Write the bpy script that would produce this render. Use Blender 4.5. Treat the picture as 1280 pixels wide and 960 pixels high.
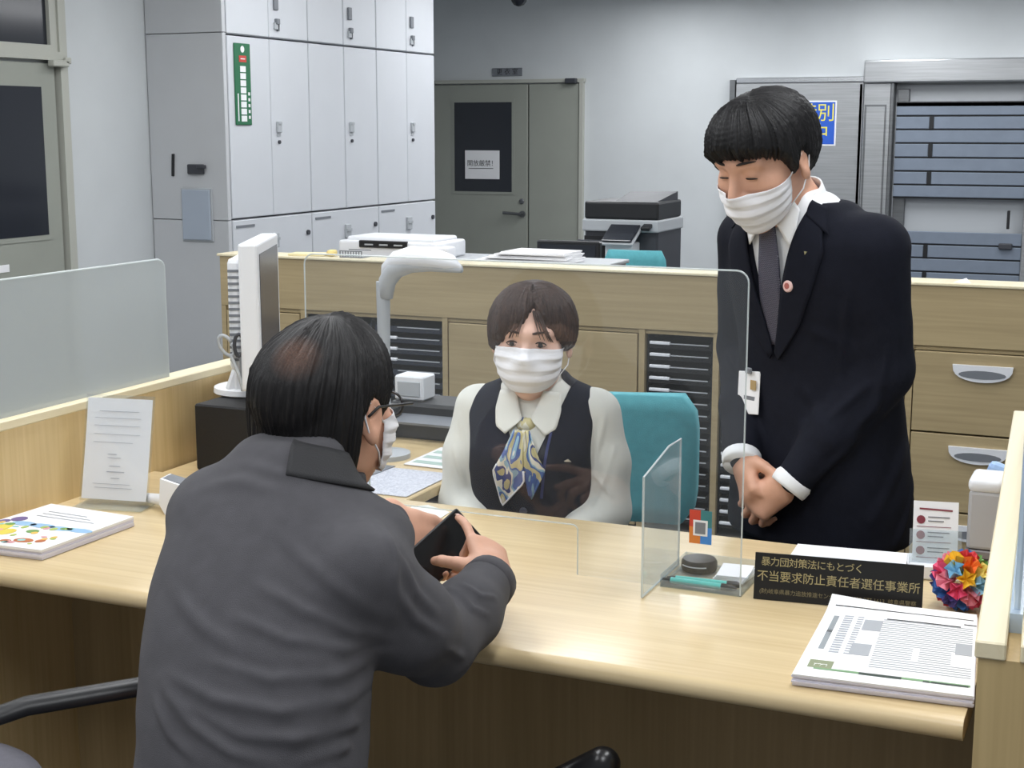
import bpy, bmesh, math, random
import numpy as np
from mathutils import Matrix, Vector
random.seed(7); rng = np.random.default_rng(7)
for o in list(bpy.data.objects): bpy.data.objects.remove(o)
scene = bpy.context.scene
COL = scene.collection

# ------------------------------------------------------------------ camera
PITCH, YAW, CAM_H, FPX = math.radians(9.991), math.radians(23.709), 1.50, 1816.5
cam_data = bpy.data.cameras.new('camera'); cam = bpy.data.objects.new('camera', cam_data); COL.objects.link(cam)
cam_data.sensor_fit = 'HORIZONTAL'; cam_data.sensor_width = 36; cam_data.lens = FPX*36/1280
cam_data.clip_start = .05; cam_data.clip_end = 60
cam.location = (0, 0, CAM_H); cam.rotation_euler = (math.pi/2-PITCH, 0, YAW)
scene.camera = cam
# ------------------------------------------------------------------ world, lights, exposure
scene.view_settings.view_transform = 'Standard'; scene.view_settings.look = 'None'
scene.view_settings.gamma = 1; scene.view_settings.use_curve_mapping = False
scene.view_settings.exposure = -.34
world = bpy.data.worlds.new('world'); scene.world = world; world.use_nodes = True
bg = world.node_tree.nodes['Background']; bg.inputs[0].default_value = (.93, .97, 1, 1); bg.inputs[1].default_value = .50
CEIL = 2.62
LAMPS = [(x, y) for y in (.6, 2.5, 4.4, 6.4, 8.6, 10.6) for x in (-3.6, -1.9, -.2)]
def lamp_light(x, y, e):
    l = bpy.data.lights.new('tube_light', 'AREA'); l.shape = 'RECTANGLE'; l.size = .28; l.size_y = 1.2; l.energy = e
    l.color = (.96, .98, 1.0)
    o = bpy.data.objects.new('tube_light', l); o.location = (x, y, CEIL-.075); COL.objects.link(o); return o
LW = {.6: 17, 2.5: 16, 4.4: 14, 6.4: 11, 8.6: 15, 10.6: 26}
for (x, y) in LAMPS: lamp_light(x, y, LW[y])

# ------------------------------------------------------------------ materials
def lin(c):
    return tuple(((v/255)/12.92 if v/255 <= .04045 else ((v/255+.055)/1.055)**2.4) for v in c)
MATS = {}
def mat(name, rgb, rough=.5, metal=0., var=0., vscale=8., bump=0., bscale=60., spec=.5, alpha=1., emit=0., trans=0., stretch=(1, 1, 1), rgb2=None, sheen=0., coat=0., vdetail=4):
    """procedural principled material: base colour with noise variation and noise bump"""
    if name in MATS: return MATS[name]
    m = bpy.data.materials.new(name); m.use_nodes = True; nt = m.node_tree; n = nt.nodes; L = nt.links
    b = n['Principled BSDF']; c = lin(rgb)
    b.inputs['Base Color'].default_value = (*c, 1); b.inputs['Roughness'].default_value = rough; b.inputs['Metallic'].default_value = metal
    b.inputs['Specular IOR Level'].default_value = spec; b.inputs['Alpha'].default_value = alpha
    b.inputs['Transmission Weight'].default_value = trans; b.inputs['Sheen Weight'].default_value = sheen; b.inputs['Coat Weight'].default_value = coat
    if emit: b.inputs['Emission Color'].default_value = (*c, 1); b.inputs['Emission Strength'].default_value = emit
    tc = n.new('ShaderNodeTexCoord'); mp = n.new('ShaderNodeMapping'); mp.inputs['Scale'].default_value = stretch
    L.new(tc.outputs['Object'], mp.inputs[0])
    if var or rgb2:
        nz = n.new('ShaderNodeTexNoise'); nz.inputs['Scale'].default_value = vscale; nz.inputs['Detail'].default_value = vdetail
        L.new(mp.outputs[0], nz.inputs[0])
        rp = n.new('ShaderNodeValToRGB'); rp.color_ramp.elements[0].position = .3; rp.color_ramp.elements[1].position = .7
        c2 = lin(rgb2) if rgb2 else tuple(v*(1+var) for v in c); c1 = c if rgb2 else tuple(v*(1-var) for v in c)
        rp.color_ramp.elements[0].color = (*c1, 1); rp.color_ramp.elements[1].color = (*c2, 1)
        L.new(nz.outputs[0], rp.inputs[0]); L.new(rp.outputs[0], b.inputs['Base Color'])
    if bump:
        nb = n.new('ShaderNodeTexNoise'); nb.inputs['Scale'].default_value = bscale; nb.inputs['Detail'].default_value = 3
        L.new(mp.outputs[0], nb.inputs[0])
        bp = n.new('ShaderNodeBump'); bp.inputs['Strength'].default_value = bump; bp.inputs['Distance'].default_value = .003
        L.new(nb.outputs[0], bp.inputs['Height']); L.new(bp.outputs[0], b.inputs['Normal'])
    MATS[name] = m; return m
def wood(name, a, b_, axis, rough=.4, coat=0., fine=1.):
    """two-tone veneer with grain along axis (0 x, 1 y, 2 z)"""
    m = bpy.data.materials.new(name); m.use_nodes = True; nt = m.node_tree; n = nt.nodes; L = nt.links; b = n['Principled BSDF']
    tc = n.new('ShaderNodeTexCoord'); out = []
    for sc, al, det in ((14*fine, 1.2, 3), (90*fine, 2.5, 2)):
        mp = n.new('ShaderNodeMapping'); s = [sc]*3; s[axis] = al; mp.inputs['Scale'].default_value = s; L.new(tc.outputs['Object'], mp.inputs[0])
        nz = n.new('ShaderNodeTexNoise'); nz.inputs['Scale'].default_value = 1.; nz.inputs['Detail'].default_value = det; nz.inputs['Distortion'].default_value = .4
        L.new(mp.outputs[0], nz.inputs[0]); out.append(nz)
    mx = n.new('ShaderNodeMath'); mx.operation = 'MULTIPLY_ADD'; mx.inputs[1].default_value = .5
    hf = n.new('ShaderNodeMath'); hf.operation = 'MULTIPLY'; hf.inputs[1].default_value = .5
    L.new(out[0].outputs[0], mx.inputs[0]); L.new(out[1].outputs[0], hf.inputs[0]); L.new(hf.outputs[0], mx.inputs[2])
    rp = n.new('ShaderNodeValToRGB'); rp.color_ramp.elements[0].position = .33; rp.color_ramp.elements[1].position = .66
    rp.color_ramp.elements[0].color = (*lin(a), 1); rp.color_ramp.elements[1].color = (*lin(b_), 1)
    L.new(mx.outputs[0], rp.inputs[0]); L.new(rp.outputs[0], b.inputs['Base Color'])
    b.inputs['Roughness'].default_value = rough; b.inputs['Coat Weight'].default_value = coat; b.inputs['Coat Roughness'].default_value = .12
    MATS[name] = m; return m
def clear(name, rgb=(235, 242, 245), alpha=.06, rough=.02):
    """thin clear acrylic: mostly see-through, glossy fresnel reflection"""
    m = bpy.data.materials.new(name); m.use_nodes = True; nt = m.node_tree; n = nt.nodes; L = nt.links
    n.remove(n['Principled BSDF']); o = n['Material Output']
    t = n.new('ShaderNodeBsdfTransparent'); t.inputs[0].default_value = (*lin(rgb), 1)
    g = n.new('ShaderNodeBsdfGlossy'); g.inputs['Roughness'].default_value = rough
    d = n.new('ShaderNodeBsdfDiffuse'); d.inputs[0].default_value = (*lin((225, 232, 235)), 1)
    lw = n.new('ShaderNodeLayerWeight'); pw = n.new('ShaderNodeMath'); pw.operation = 'POWER'; pw.inputs[1].default_value = 5.; L.new(lw.outputs['Facing'], pw.inputs[0])
    fr = n.new('ShaderNodeMath'); fr.operation = 'MULTIPLY_ADD'; fr.inputs[1].default_value = .5; fr.inputs[2].default_value = .035; L.new(pw.outputs[0], fr.inputs[0])
    m1 = n.new('ShaderNodeMixShader'); m1.inputs[0].default_value = alpha; L.new(t.outputs[0], m1.inputs[1]); L.new(d.outputs[0], m1.inputs[2])
    m2 = n.new('ShaderNodeMixShader'); L.new(fr.outputs[0], m2.inputs[0]); L.new(m1.outputs[0], m2.inputs[1]); L.new(g.outputs[0], m2.inputs[2])
    L.new(m2.outputs[0], o.inputs[0]); MATS[name] = m; return m

# ------------------------------------------------------------------ mesh building
class MB:
    def __init__(s): s.v = []; s.f = []
    def add(s, vs, fs):
        k = len(s.v); s.v += [tuple(map(float, v)) for v in vs]; s.f += [tuple(i+k for i in q) for q in fs]; return s
    def box(s, c, d, M=None, bev=0., seg=1):
        bm = bmesh.new(); bmesh.ops.create_cube(bm, size=1)
        for v in bm.verts: v.co = Vector((v.co.x*d[0], v.co.y*d[1], v.co.z*d[2]))
        if bev: bmesh.ops.bevel(bm, geom=bm.edges[:], offset=min(bev, min(d)*.48), segments=seg, affect='EDGES', profile=.5)
        T = Matrix.Translation(c) @ (M.to_4x4() if M is not None else Matrix())
        bm.verts.ensure_lookup_table(); bm.verts.index_update()
        s.add([T @ v.co for v in bm.verts], [[v.index for v in f.verts] for f in bm.faces]); bm.free(); return s
    def bx(s, x0, x1, y0, y1, z0, z1, bev=0., seg=1):
        return s.box(((x0+x1)/2, (y0+y1)/2, (z0+z1)/2), (x1-x0, y1-y0, z1-z0), None, bev, seg)
    def tube(s, pts, r, n=8, caps=True, flat=None):
        """tube along pts, r scalar or list; flat=(scale_a, scale_b) for an oval section"""
        P = [Vector(p) for p in pts]; R = r if hasattr(r, '__len__') else [r]*len(P); k0 = len(s.v)
        up = None; vs = []
        for i, p in enumerate(P):
            t = (P[min(i+1, len(P)-1)]-P[max(i-1, 0)]).normalized()
            if up is None: up = t.orthogonal().normalized()
            up = (up-t*up.dot(t)).normalized(); b = t.cross(up)
            fa, fb = flat or (1, 1)
            vs += [p+(up*math.cos(a)*fa+b*math.sin(a)*fb)*R[i] for a in (2*math.pi*j/n for j in range(n))]
        fs = [(i*n+j, i*n+(j+1) % n, (i+1)*n+(j+1) % n, (i+1)*n+j) for i in range(len(P)-1) for j in range(n)]
        if caps: fs += [tuple(range(n))[::-1], tuple((len(P)-1)*n+j for j in range(n))]
        return s.add(vs, fs)
    def lathe(s, prof, c=(0, 0, 0), n=24, M=None):
        vs = []; c = Vector(c)
        for (r, z) in prof:
            for j in range(n):
                a = 2*math.pi*j/n; p = Vector((r*math.cos(a), r*math.sin(a), z)); vs.append(c+(M @ p if M is not None else p))
        k = len(prof); fs = [(i*n+j, i*n+(j+1) % n, (i+1)*n+(j+1) % n, (i+1)*n+j) for i in range(k-1) for j in range(n)]
        fs += [tuple(range(n))[::-1], tuple((k-1)*n+j for j in range(n))]
        return s.add(vs, fs)
    def prism(s, poly, o, ex, ey, ez, depth):
        """polygon (u,v) in plane o+u*ex+v*ey extruded by depth along ez"""
        o, ex, ey, ez = map(Vector, (o, ex, ey, ez)); n = len(poly)
        vs = [o+ex*u+ey*v for u, v in poly]+[o+ex*u+ey*v+ez*depth for u, v in poly]
        fs = [tuple(range(n))[::-1], tuple(range(n, 2*n))]+[(i, (i+1) % n, n+(i+1) % n, n+i) for i in range(n)]
        return s.add(vs, fs)
    def grid(s, G, thick=0., closed=False):
        """G[i][j] points -> quads; thick>0 gives a solid sheet"""
        G = np.asarray(G, float); a, b = G.shape[:2]
        idx = lambda i, j: i*b+j
        fs = [(idx(i, j), idx(i, j+1), idx(i+1, j+1), idx(i+1, j)) for i in range(a-1) for j in range(b-1)]
        if not thick: return s.add(G.reshape(-1, 3), fs)
        du = np.gradient(G, axis=0); dv = np.gradient(G, axis=1); N = np.cross(du, dv); N /= np.linalg.norm(N, axis=2, keepdims=True)+1e-12
        B = G-N*thick; m = a*b
        fs2 = [tuple(m+i for i in q)[::-1] for q in fs]
        rim = [idx(i, 0) for i in range(a)]+[idx(a-1, j) for j in range(1, b)]+[idx(i, b-1) for i in range(a-2, -1, -1)]+[idx(0, j) for j in range(b-2, 0, -1)]
        fr = [(rim[k], rim[(k+1) % len(rim)], m+rim[(k+1) % len(rim)], m+rim[k]) for k in range(len(rim))]
        return s.add(np.concatenate([G.reshape(-1, 3), B.reshape(-1, 3)]), fs+fs2+fr)
    def build(s, name, m, parent=None, smooth=False, world=True, angle=None):
        me = bpy.data.meshes.new(name); V = s.v
        if parent is not None and world:
            I = WM[parent.name].inverted(); V = [I @ Vector(v) for v in V]
        me.from_pydata([tuple(v) for v in V], [], s.f); me.update()
        bm = bmesh.new(); bm.from_mesh(me); bmesh.ops.recalc_face_normals(bm, faces=bm.faces[:]); bm.to_mesh(me); bm.free()
        return put(name, me, m, parent, smooth, angle)
WM = {}
def put(name, me, m, parent=None, smooth=False, angle=None):
    if m is not None:
        for x in (m if isinstance(m, (list, tuple)) else [m]): me.materials.append(MATS[x] if isinstance(x, str) else x)
    o = bpy.data.objects.new(name, me); COL.objects.link(o)
    if smooth:
        me.polygons.foreach_set('use_smooth', [True]*len(me.polygons))
        if angle: me.set_sharp_from_angle(angle=math.radians(angle))
    if parent is not None: o.parent = parent; WM[o.name] = WM[parent.name]
    else: WM[o.name] = Matrix()
    return o
def tag(o, label=None, cat=None, group=None, kind=None):
    for k, v in (('label', label), ('category', cat), ('group', group), ('kind', kind)):
        if v: o[k] = v
    return o
def thing(name, label, cat, loc=(0, 0, 0), rz=0., group=None, kind=None):
    o = bpy.data.objects.new(name, None); COL.objects.link(o); o.empty_display_size = .05
    o.location = loc; o.rotation_euler = (0, 0, rz); WM[o.name] = Matrix.Translation(loc) @ Matrix.Rotation(rz, 4, 'Z')
    return tag(o, label, cat, group, kind)
def struct(name, mb, m, parent=None, **k):
    o = mb.build(name, m, parent, **k)
    if parent is None: o['kind'] = 'structure'
    return o
def text(body, size, m, parent, o, ex, ey, name='lettering', depth=.0006, space=1., align='CENTER', bold=0., line=1.):
    """flat lettering: mesh made from a font curve, placed at o with axes ex, ey"""
    c = bpy.data.curves.new('t', 'FONT'); c.body = body; c.size = size; c.align_x = align; c.align_y = 'CENTER'; c.extrude = depth/2
    c.space_character = space; c.space_line = line; c.offset = bold; c.resolution_u = 2
    t = bpy.data.objects.new('t', c); COL.objects.link(t)
    me = bpy.data.meshes.new_from_object(t.evaluated_get(bpy.context.evaluated_depsgraph_get()))
    bpy.data.objects.remove(t); bpy.data.curves.remove(c); me.name = name
    ex, ey = Vector(ex).normalized(), Vector(ey).normalized(); ez = ex.cross(ey)
    M = Matrix((ex, ey, ez)).transposed().to_4x4(); M.translation = Vector(o)
    if parent is not None: M = WM[parent.name].inverted() @ M
    me.transform(M)
    return put(name, me, m, parent)
# camera ray helper: a pixel of the 1280x960 frame met with a plane of the room
def _ray(x, y):
    F = Vector((-math.sin(YAW)*math.cos(PITCH), math.cos(YAW)*math.cos(PITCH), -math.sin(PITCH))); R = Vector((math.cos(YAW), math.sin(YAW), 0)); U = R.cross(F)
    return F*FPX+R*(x-640)-U*(y-480)
def atz(x, y, z): d = _ray(x, y); return Vector((0, 0, CAM_H))+d*((z-CAM_H)/d.z)
def aty(x, y, Y): d = _ray(x, y); return Vector((0, 0, CAM_H))+d*(Y/d.y)
def atx(x, y, X): d = _ray(x, y); return Vector((0, 0, CAM_H))+d*(X/d.x)

# palette
mat('wall_paint', (205, 209, 211), .8, var=.03, vscale=3, bump=.15, bscale=220)
mat('ceiling_tile', (225, 227, 226), .9, bump=.2, bscale=90)
mat('carpet', (95, 98, 104), .95, var=.15, vscale=120)
mat('locker_white', (208, 211, 216), .45, var=.015, vscale=5)
mat('locker_side', (196, 198, 201), .5, var=.015, vscale=5)
mat('seam', (70, 74, 78), .7)
mat('door_grey', (152, 155, 146), .5, var=.03, vscale=4)
mat('frame_grey', (180, 181, 172), .5)
mat('dark_glass', (44, 47, 54), .12, spec=.5)
mat('steel', (178, 180, 182), .33, metal=.75, var=.1, vscale=3, stretch=(1, 1, 30), bump=.05)
mat('steel_dark', (120, 122, 124), .35, metal=.75, var=.1, vscale=3, stretch=(1, 1, 30))
mat('slat_grey', (118, 128, 142), .45, var=.05, vscale=10, spec=.4)
mat('black_plastic', (26, 27, 30), .4)
mat('black_soft', (22, 22, 25), .65, bump=.2, bscale=300)
mat('dark_grey', (58, 60, 66), .5)
mat('mid_grey', (120, 124, 130), .5)
mat('light_grey', (178, 182, 186), .5)
mat('white_plastic', (232, 234, 238), .35)
mat('white_paper', (240, 240, 242), .8)
mat('paper_edge', (222, 220, 232), .85, var=.06, vscale=90, stretch=(.1, .1, 8))
mat('chrome', (205, 207, 210), .18, metal=1.)
mat('teal_cloth', (94, 172, 182), .9, var=.06, vscale=60, bump=.3, bscale=400)
mat('lamp_diffuser', (250, 252, 255), .5, emit=8.)
mat('ink_black', (28, 28, 30), .7)
mat('ink_grey', (128, 130, 136), .8)
mat('ink_pale', (172, 176, 184), .8)
mat('gold_ink', (176, 163, 118), .5)
mat('red', (196, 66, 56), .6); mat('green_sign', (24, 104, 66), .5); mat('blue_sign', (40, 92, 196), .5); mat('yellow_ink', (238, 226, 96), .6)
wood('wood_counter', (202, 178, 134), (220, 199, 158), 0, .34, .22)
wood('wood_edge', (212, 186, 138), (226, 203, 158), 0, .35, .2)
wood('wood_partition', (202, 175, 124), (219, 194, 146), 2, .45)
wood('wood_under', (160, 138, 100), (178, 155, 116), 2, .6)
wood('wood_cap', (226, 213, 178), (234, 223, 192), 1, .4)
wood('wood_cabinet', (163, 145, 109), (181, 162, 124), 0, .5)
wood('wood_right', (178, 154, 108), (196, 172, 124), 2, .5)
clear('clear_acrylic', (252, 253, 254), .018); clear('clear_thick', (246, 250, 252), .13)
# ================================================================== THE SETTING
XL, XR, YC0, YC1, ZC = -2.07, -.19, 1.917, 2.66, .72        # customer counter
YB = 11.84                                                    # back wall
struct('floor', MB().bx(-7, 2.5, -1.5, YB+.1, -.1, 0), 'carpet')
struct('ceiling', MB().bx(-7, 2.5, -1.5, YB+.1, CEIL, CEIL+.1), 'ceiling_tile')
struct('wall_back', MB().bx(-7, 2.5, YB, YB+.12, 0, CEIL), 'wall_paint')
struct('wall_left', MB().bx(-4.98, -4.85, -1.5, 8.7, 0, CEIL), 'wall_paint')
struct('wall_left_far', MB().bx(-6.6, -6.48, 8.7, YB, 0, CEIL).bx(-6.6, -4.85, 8.7, 8.8, 0, CEIL), 'wall_paint')
# --- double door in the back wall
d = thing('door_1', None, None, (-5.3, YB, 0), kind='structure')
x0, xm, x1, zt = -6.02, -5.03, -4.56, 1.885
for nm, a, b in (('door_leaf', x0, xm-.006), ('door_leaf', xm+.006, x1)):
    MB().bx(a, b, YB-.035, YB, .02, zt-.012, .004).build(nm, 'door_grey', d)
MB().bx(x0-.05, x1+.05, YB-.05, YB, zt, zt+.03).bx(x1+.008, x1+.04, YB-.05, YB, 0, zt).bx(x0-.05, x0-.008, YB-.05, YB, 0, zt).build('door_frame', 'frame_grey', d)
MB().bx(-5.74, -5.185, YB-.042, YB-.03, .945, 1.722).build('door_glass', 'dark_glass', d)
g = MB().bx(-5.765, -5.16, YB-.040, YB-.03, .92, .945).bx(-5.765, -5.16, YB-.040, YB-.03, 1.722, 1.747).bx(-5.765, -5.74, YB-.040, YB-.03, .945, 1.722).bx(-5.185, -5.16, YB-.040, YB-.03, .945, 1.722)
g.build('glass_bead', 'door_grey', d)
h = MB().tube([(-5.08, YB-.03, .755), (-5.08, YB-.08, .755), (-5.25, YB-.085, .765)], .013).lathe([(.028, 0), (.028, .012)], (-5.08, YB-.04, .755), M=Matrix.Rotation(math.pi/2, 3, 'X'))
h.build('lever_handle', 'steel_dark', d, smooth=True, angle=40)
MB().lathe([(.024, 0), (.024, .012), (.018, .016)], (-5.09, YB-.03, .865), M=Matrix.Rotation(math.pi/2, 3, 'X')).build('lock', 'steel_dark', d)
MB().box((-4.62, YB-.07, 1.895), (.1, .05, .045), None, .006).build('door_closer', 'dark_grey', d)
MB().box((-5.98, YB-.07, 1.895), (.1, .05, .045), None, .006).build('door_closer', 'dark_grey', d)
s = thing('paper_notice', 'white paper notice with black lettering on the dark door glass', 'notice', (-5.47, YB-.045, 1.15))
MB().bx(-5.635, -5.3, YB-.047, YB-.044, 1.055, 1.305, .0005).build('sheet', 'white_paper', s)
text('開放厳禁！', .058, 'ink_black', s, (-5.47, YB-.0475, 1.19), (1, 0, 0), (0, 0, 1))
MB().bx(-5.6, -5.36, YB-.048, YB-.0472, 1.145, 1.150).build('underline', 'ink_black', s)
s = thing('room_sign', 'small grey door plate with three dark characters above the double door', 'sign', (-5.24, YB, 1.98))
MB().bx(-5.385, -5.1, YB-.012, YB, 1.945, 2.015, .003).build('plate', 'mid_grey', s)
text('更 衣 室', .058, 'ink_black', s, (-5.24, YB-.0126, 1.98), (1, 0, 0), (0, 0, 1))
# --- door with dark window in the left wall
XW = -4.85
d = thing('door_2', None, None, (XW, 5.1, 0), kind='structure')
MB().bx(XW, XW+.03, 4.3, 5.58, .02, 1.80, .004).build('door_leaf', 'door_grey', d)
MB().bx(XW, XW+.05, 5.60, 5.65, 0, 2.55).bx(XW, XW+.05, 4.2, 5.60, 1.815, 1.855).build('door_frame', 'frame_grey', d)
MB().bx(XW+.027, XW+.036, 4.55, 5.475, 1.0, 1.69).build('door_glass', 'dark_glass', d)
MB().bx(XW+.025, XW+.034, 4.52, 5.50, .975, 1.0).bx(XW+.025, XW+.034, 4.52, 5.50, 1.69, 1.715).bx(XW+.025, XW+.034, 5.475, 5.50, 1.0, 1.69).bx(XW+.025, XW+.034, 4.52, 4.55, 1.0, 1.69).build('glass_bead', 'door_grey', d)
MB().box((XW+.065, 5.57, 1.80), (.04, .11, .03), None, .005).box((XW+.075, 5.62, 1.815), (.02, .04, .03), None, .004).build('door_closer', 'frame_grey', d)
s = MB().bx(XW+.031, XW+.034, 5.08, 5.20, .845, .88, .001).build('door_label', 'white_paper', d)
w = thing('window_1', None, None, (XW, 5.0, 1.87), kind='structure')
MB().bx(XW, XW+.02, 4.2, 5.55, 1.885, 2.5).build('window_pane', 'dark_glass', w)
MB().bx(XW, XW+.04, 5.55, 5.60, 1.855, 2.55).bx(XW, XW+.04, 4.2, 5.55, 1.855, 1.885).bx(XW, XW+.04, 4.2, 5.55, 2.5, 2.55).build('window_frame', 'frame_grey', w)
# --- partitions either side of the booth, and the panel below the counter
p = thing('wall_partition', None, None, (XL, 2.2, 0), kind='structure')
MB().bx(XL-.045, XL, .9, 3.05, 0, .905).build('panel', 'wood_partition', p)
MB().bx(XL-.05, XL+.004, .9, 3.055, .905, .926, .003).build('cap', 'wood_cap', p)
Pa, Pb = Vector((-.148, 1.66, 0)), Vector((-.19, 2.39, 0)); dr = (Pb-Pa).normalized(); nr = Vector((dr.y, -dr.x, 0))
p = thing('wall_partition_right', None, None, (-.1, 2.2, 0), kind='structure')
def slab(mb, s0, s1, w0, w1, z0, z1, bev=0.):
    c = Pa+dr*((s0+s1)/2)+nr*((w0+w1)/2)+Vector((0, 0, (z0+z1)/2))
    return mb.box(c, (w1-w0, s1-s0, z1-z0), Matrix.Rotation(math.atan2(-dr.x, dr.y), 3, 'Z'), bev)
slab(MB(), 0, 1.45, 0, .085, 0, .905).build('panel', 'wood_right', p)
slab(slab(MB(), -.004, 1.455, -.004, .03, .905, .926, .002), -.004, 1.455, .045, .09, .905, .926, .002).build('cap', 'wood_cap', p)
# ceiling lamps (their light is the area light just beneath each diffuser)
for i, (x, y) in enumerate(LAMPS):
    t = thing('ceiling_light', 'long white fluorescent fixture recessed in the office ceiling', 'ceiling light', (x, y, CEIL), group='ceiling lights')
    MB().bx(x-.17, x+.17, y-.64, y+.64, CEIL-.03, CEIL).build('housing', 'white_plastic', t)
    MB().bx(x-.14, x+.14, y-.6, y+.6, CEIL-.045, CEIL-.03).build('diffuser', 'lamp_diffuser', t)
# ================================================================== FAR ROOM: LOCKERS, VAULT, COPIER
XF = -4.37; YU = [6.345, 7.13, 7.91, 8.69]
ORD = ['nearest the end panel', 'in the middle', 'next to the back wall door']
def cabinet_unit(i, tier):
    y0, y1 = YU[i]+.003, YU[i+1]-.003; z0, z1 = ((.0, 1.027), (1.033, 1.967), (1.973, 2.58))[tier]
    t = thing('storage_cabinet', ('low', 'tall', 'top')[tier]+' white steel storage cabinet '+ORD[i]+' of the locker wall', 'cabinet', (-4.6, (y0+y1)/2, z0), group='white locker wall cabinets')
    MB().bx(-4.845, XF-.02, y0, y1, z0, z1).build('body', 'locker_white', t)
    ym = (y0+y1)/2; gp = .003 if i == 1 else .0005; doors = [(y0, ym-gp), (ym+gp, y1)] if tier else [(y0, y1)]
    for k, (a, b) in enumerate(doors):
        dd = MB().bx(XF-.017, XF, a+.002, b-.002, z0+.003, z1-.003, .003).build('door', 'locker_white', t)
        if tier and k == 1:
            zh = (1.50 if tier == 1 else 2.16)
            if tier == 1:
                MB().bx(XF, XF+.014, a+.045, a+.085, zh-.025, zh+.035, .003).bx(XF+.012, XF+.018, a+.05, a+.08, zh+.02, zh+.033).build('handle', 'light_grey', dd)
                MB().bx(XF, XF+.004, a+.05, a+.085, zh-.045, zh-.027).build('name_card', 'light_grey', dd)
                MB().lathe([(.010, 0), (.010, .01)], (XF, a+.068, zh-.075), 10, Matrix.Rotation(math.pi/2, 3, 'Y')).build('lock', 'dark_grey', dd)
            else:
                MB().bx(XF, XF+.012, a+.045, a+.085, zh-.04, zh+.03, .003).build('handle', 'mid_grey', dd)
                MB().bx(XF, XF+.02, a+.055, a+.085, zh-.115, zh-.085, .003).bx(XF, XF+.012, a+.075, a+.088, zh-.15, zh-.11).build('latch', 'mid_grey', dd)
                MB().bx(XF, XF+.012, a+.045, a+.085, 2.02, 2.055).build('name_card', 'light_grey', dd)
        if not tier:
            MB().lathe([(.014, 0), (.014, .012)], (XF, b-.05, .92), 10, Matrix.Rotation(math.pi/2, 3, 'Y')).build('lock', 'dark_grey', dd)
            MB().bx(XF, XF+.003, a+.03, a+.2, .985, .998).build('name_strip', 'mid_grey', dd)
            MB().bx(XF, XF+.014, ym-.03, ym+.03, .86, .94, .003).bx(XF+.012, XF+.02, ym-.028, ym+.028, .90, .915).build('handle', 'light_grey', dd)
for i in range(3):
    for tier in range(3): cabinet_unit(i, tier)
e = thing('locker_end_panel', 'grey steel end panel of the locker wall with slot and latch', 'panel', (-4.6, 6.33, 0))
for a, b in ((0, 1.025), (1.029, 1.975), (1.979, 2.58)): MB().bx(-4.845, XF, 6.31, 6.34, a, b, .002).build('panel', 'locker_side', e)
MB().box((-4.70, 6.306, 1.31), (.012, .012, .115), Matrix.Rotation(.06, 3, 'Y')).build('slot', 'black_plastic', e)
MB().bx(-4.60, -4.505, 6.285, 6.31, 1.265, 1.315, .004).bx(-4.53, -4.48, 6.27, 6.29, 1.295, 1.312, .003).build('latch', 'dark_grey', e)
e = thing('document_pocket', 'pale blue translucent document pocket fixed to grey locker end panel', 'pocket', (-4.56, 6.3, .92))
MB().bx(-4.645, -4.47, 6.290, 6.300, .925, 1.185, .008, 2).build('pocket', mat('pocket_blue', (170, 180, 194), .4), e)
MB().bx(-4.655, -4.46, 6.300, 6.3095, .915, 1.195, .004).build('backing', 'light_grey', e)
# green vertical sign
s = thing('safety_sign', 'narrow green vertical sign with white characters on the white cabinet front', 'sign', (XF, 6.47, 1.73))
za, zb, ya, yb = 1.515, 1.93, 6.40, 6.545
MB().bx(XF+.001, XF+.008, ya, yb, za, zb, .003).build('plate', 'green_sign', s)
m = MB()
for k in range(8):
    zc = 1.80-k*.036; m.bx(XF+.008, XF+.0095, 6.447, 6.497, zc-.015, zc+.015, .0004)
m.lathe([(.017, 0), (.017, .0015)], (XF+.008, 6.472, 1.90), 12, Matrix.Rotation(math.pi/2, 3, 'Y'))
for k in range(5): m.box((XF+.0088, 6.522, 1.675-k*.03), (.0015, .016, .016))
m.bx(XF+.008, XF+.0095, 6.418, 6.426, 1.535, 1.675).build('lettering', 'white_paper', s)
MB().bx(XF+.008, XF+.0095, 6.44, 6.505, 1.835, 1.868).build('red_mark', 'red', s)
MB().bx(XF+.0095, XF+.0105, 6.452, 6.492, 1.849, 1.854).build('mark_line', 'white_paper', s)
# security camera dome hung from the ceiling
t = thing('security_camera', 'small black dome security camera under the ceiling by the back wall', 'camera', (-4.75, 11.0, CEIL))
MB().lathe([(.03, .0), (.03, -.05)], (-4.77, 11., CEIL), 16).build('stem', 'black_plastic', t)
MB().lathe([(.062, .03), (.066, 0), (.06, -.03), (.04, -.055), (.01, -.066)], (-4.77, 11., CEIL-.095), 20).build('dome', 'dark_glass', t, smooth=True)
# --- vault front
YV = YB-.004
v = thing('steel_vault', 'brushed steel vault frame with wide header on the back wall', 'vault', (-1.7, YV, 0))
MB().bx(-2.14, .6, YV-.16, YV, 1.845, 2.02, .012, 2).build('header', 'steel', v)
MB().bx(-2.14, -1.93, YV-.12, YV, 0, 1.845, .006).build('jamb', 'steel', v)
MB().bx(-1.93, -1.905, YV-.14, YV, 0, 1.845, .004).build('jamb_edge', 'steel_dark', v)
MB().bx(-2.13, -1.96, YV-.122, YV-.1, 0, 1.68).build('jamb_insert', 'steel_dark', v)
MB().bx(-2.115, -1.97, YV-.128, YV-.1, 0, 1.665, .003).build('jamb_plate', 'steel', v)
MB().bx(-1.905, .5, YV-.02, YV, 0, 1.83).build('recess_back', 'light_grey', v)
MB().bx(-1.89, -1.80, YV-.06, YV-.02, 0, 1.80, .004).build('guide_post', 'steel_dark', v)
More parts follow.
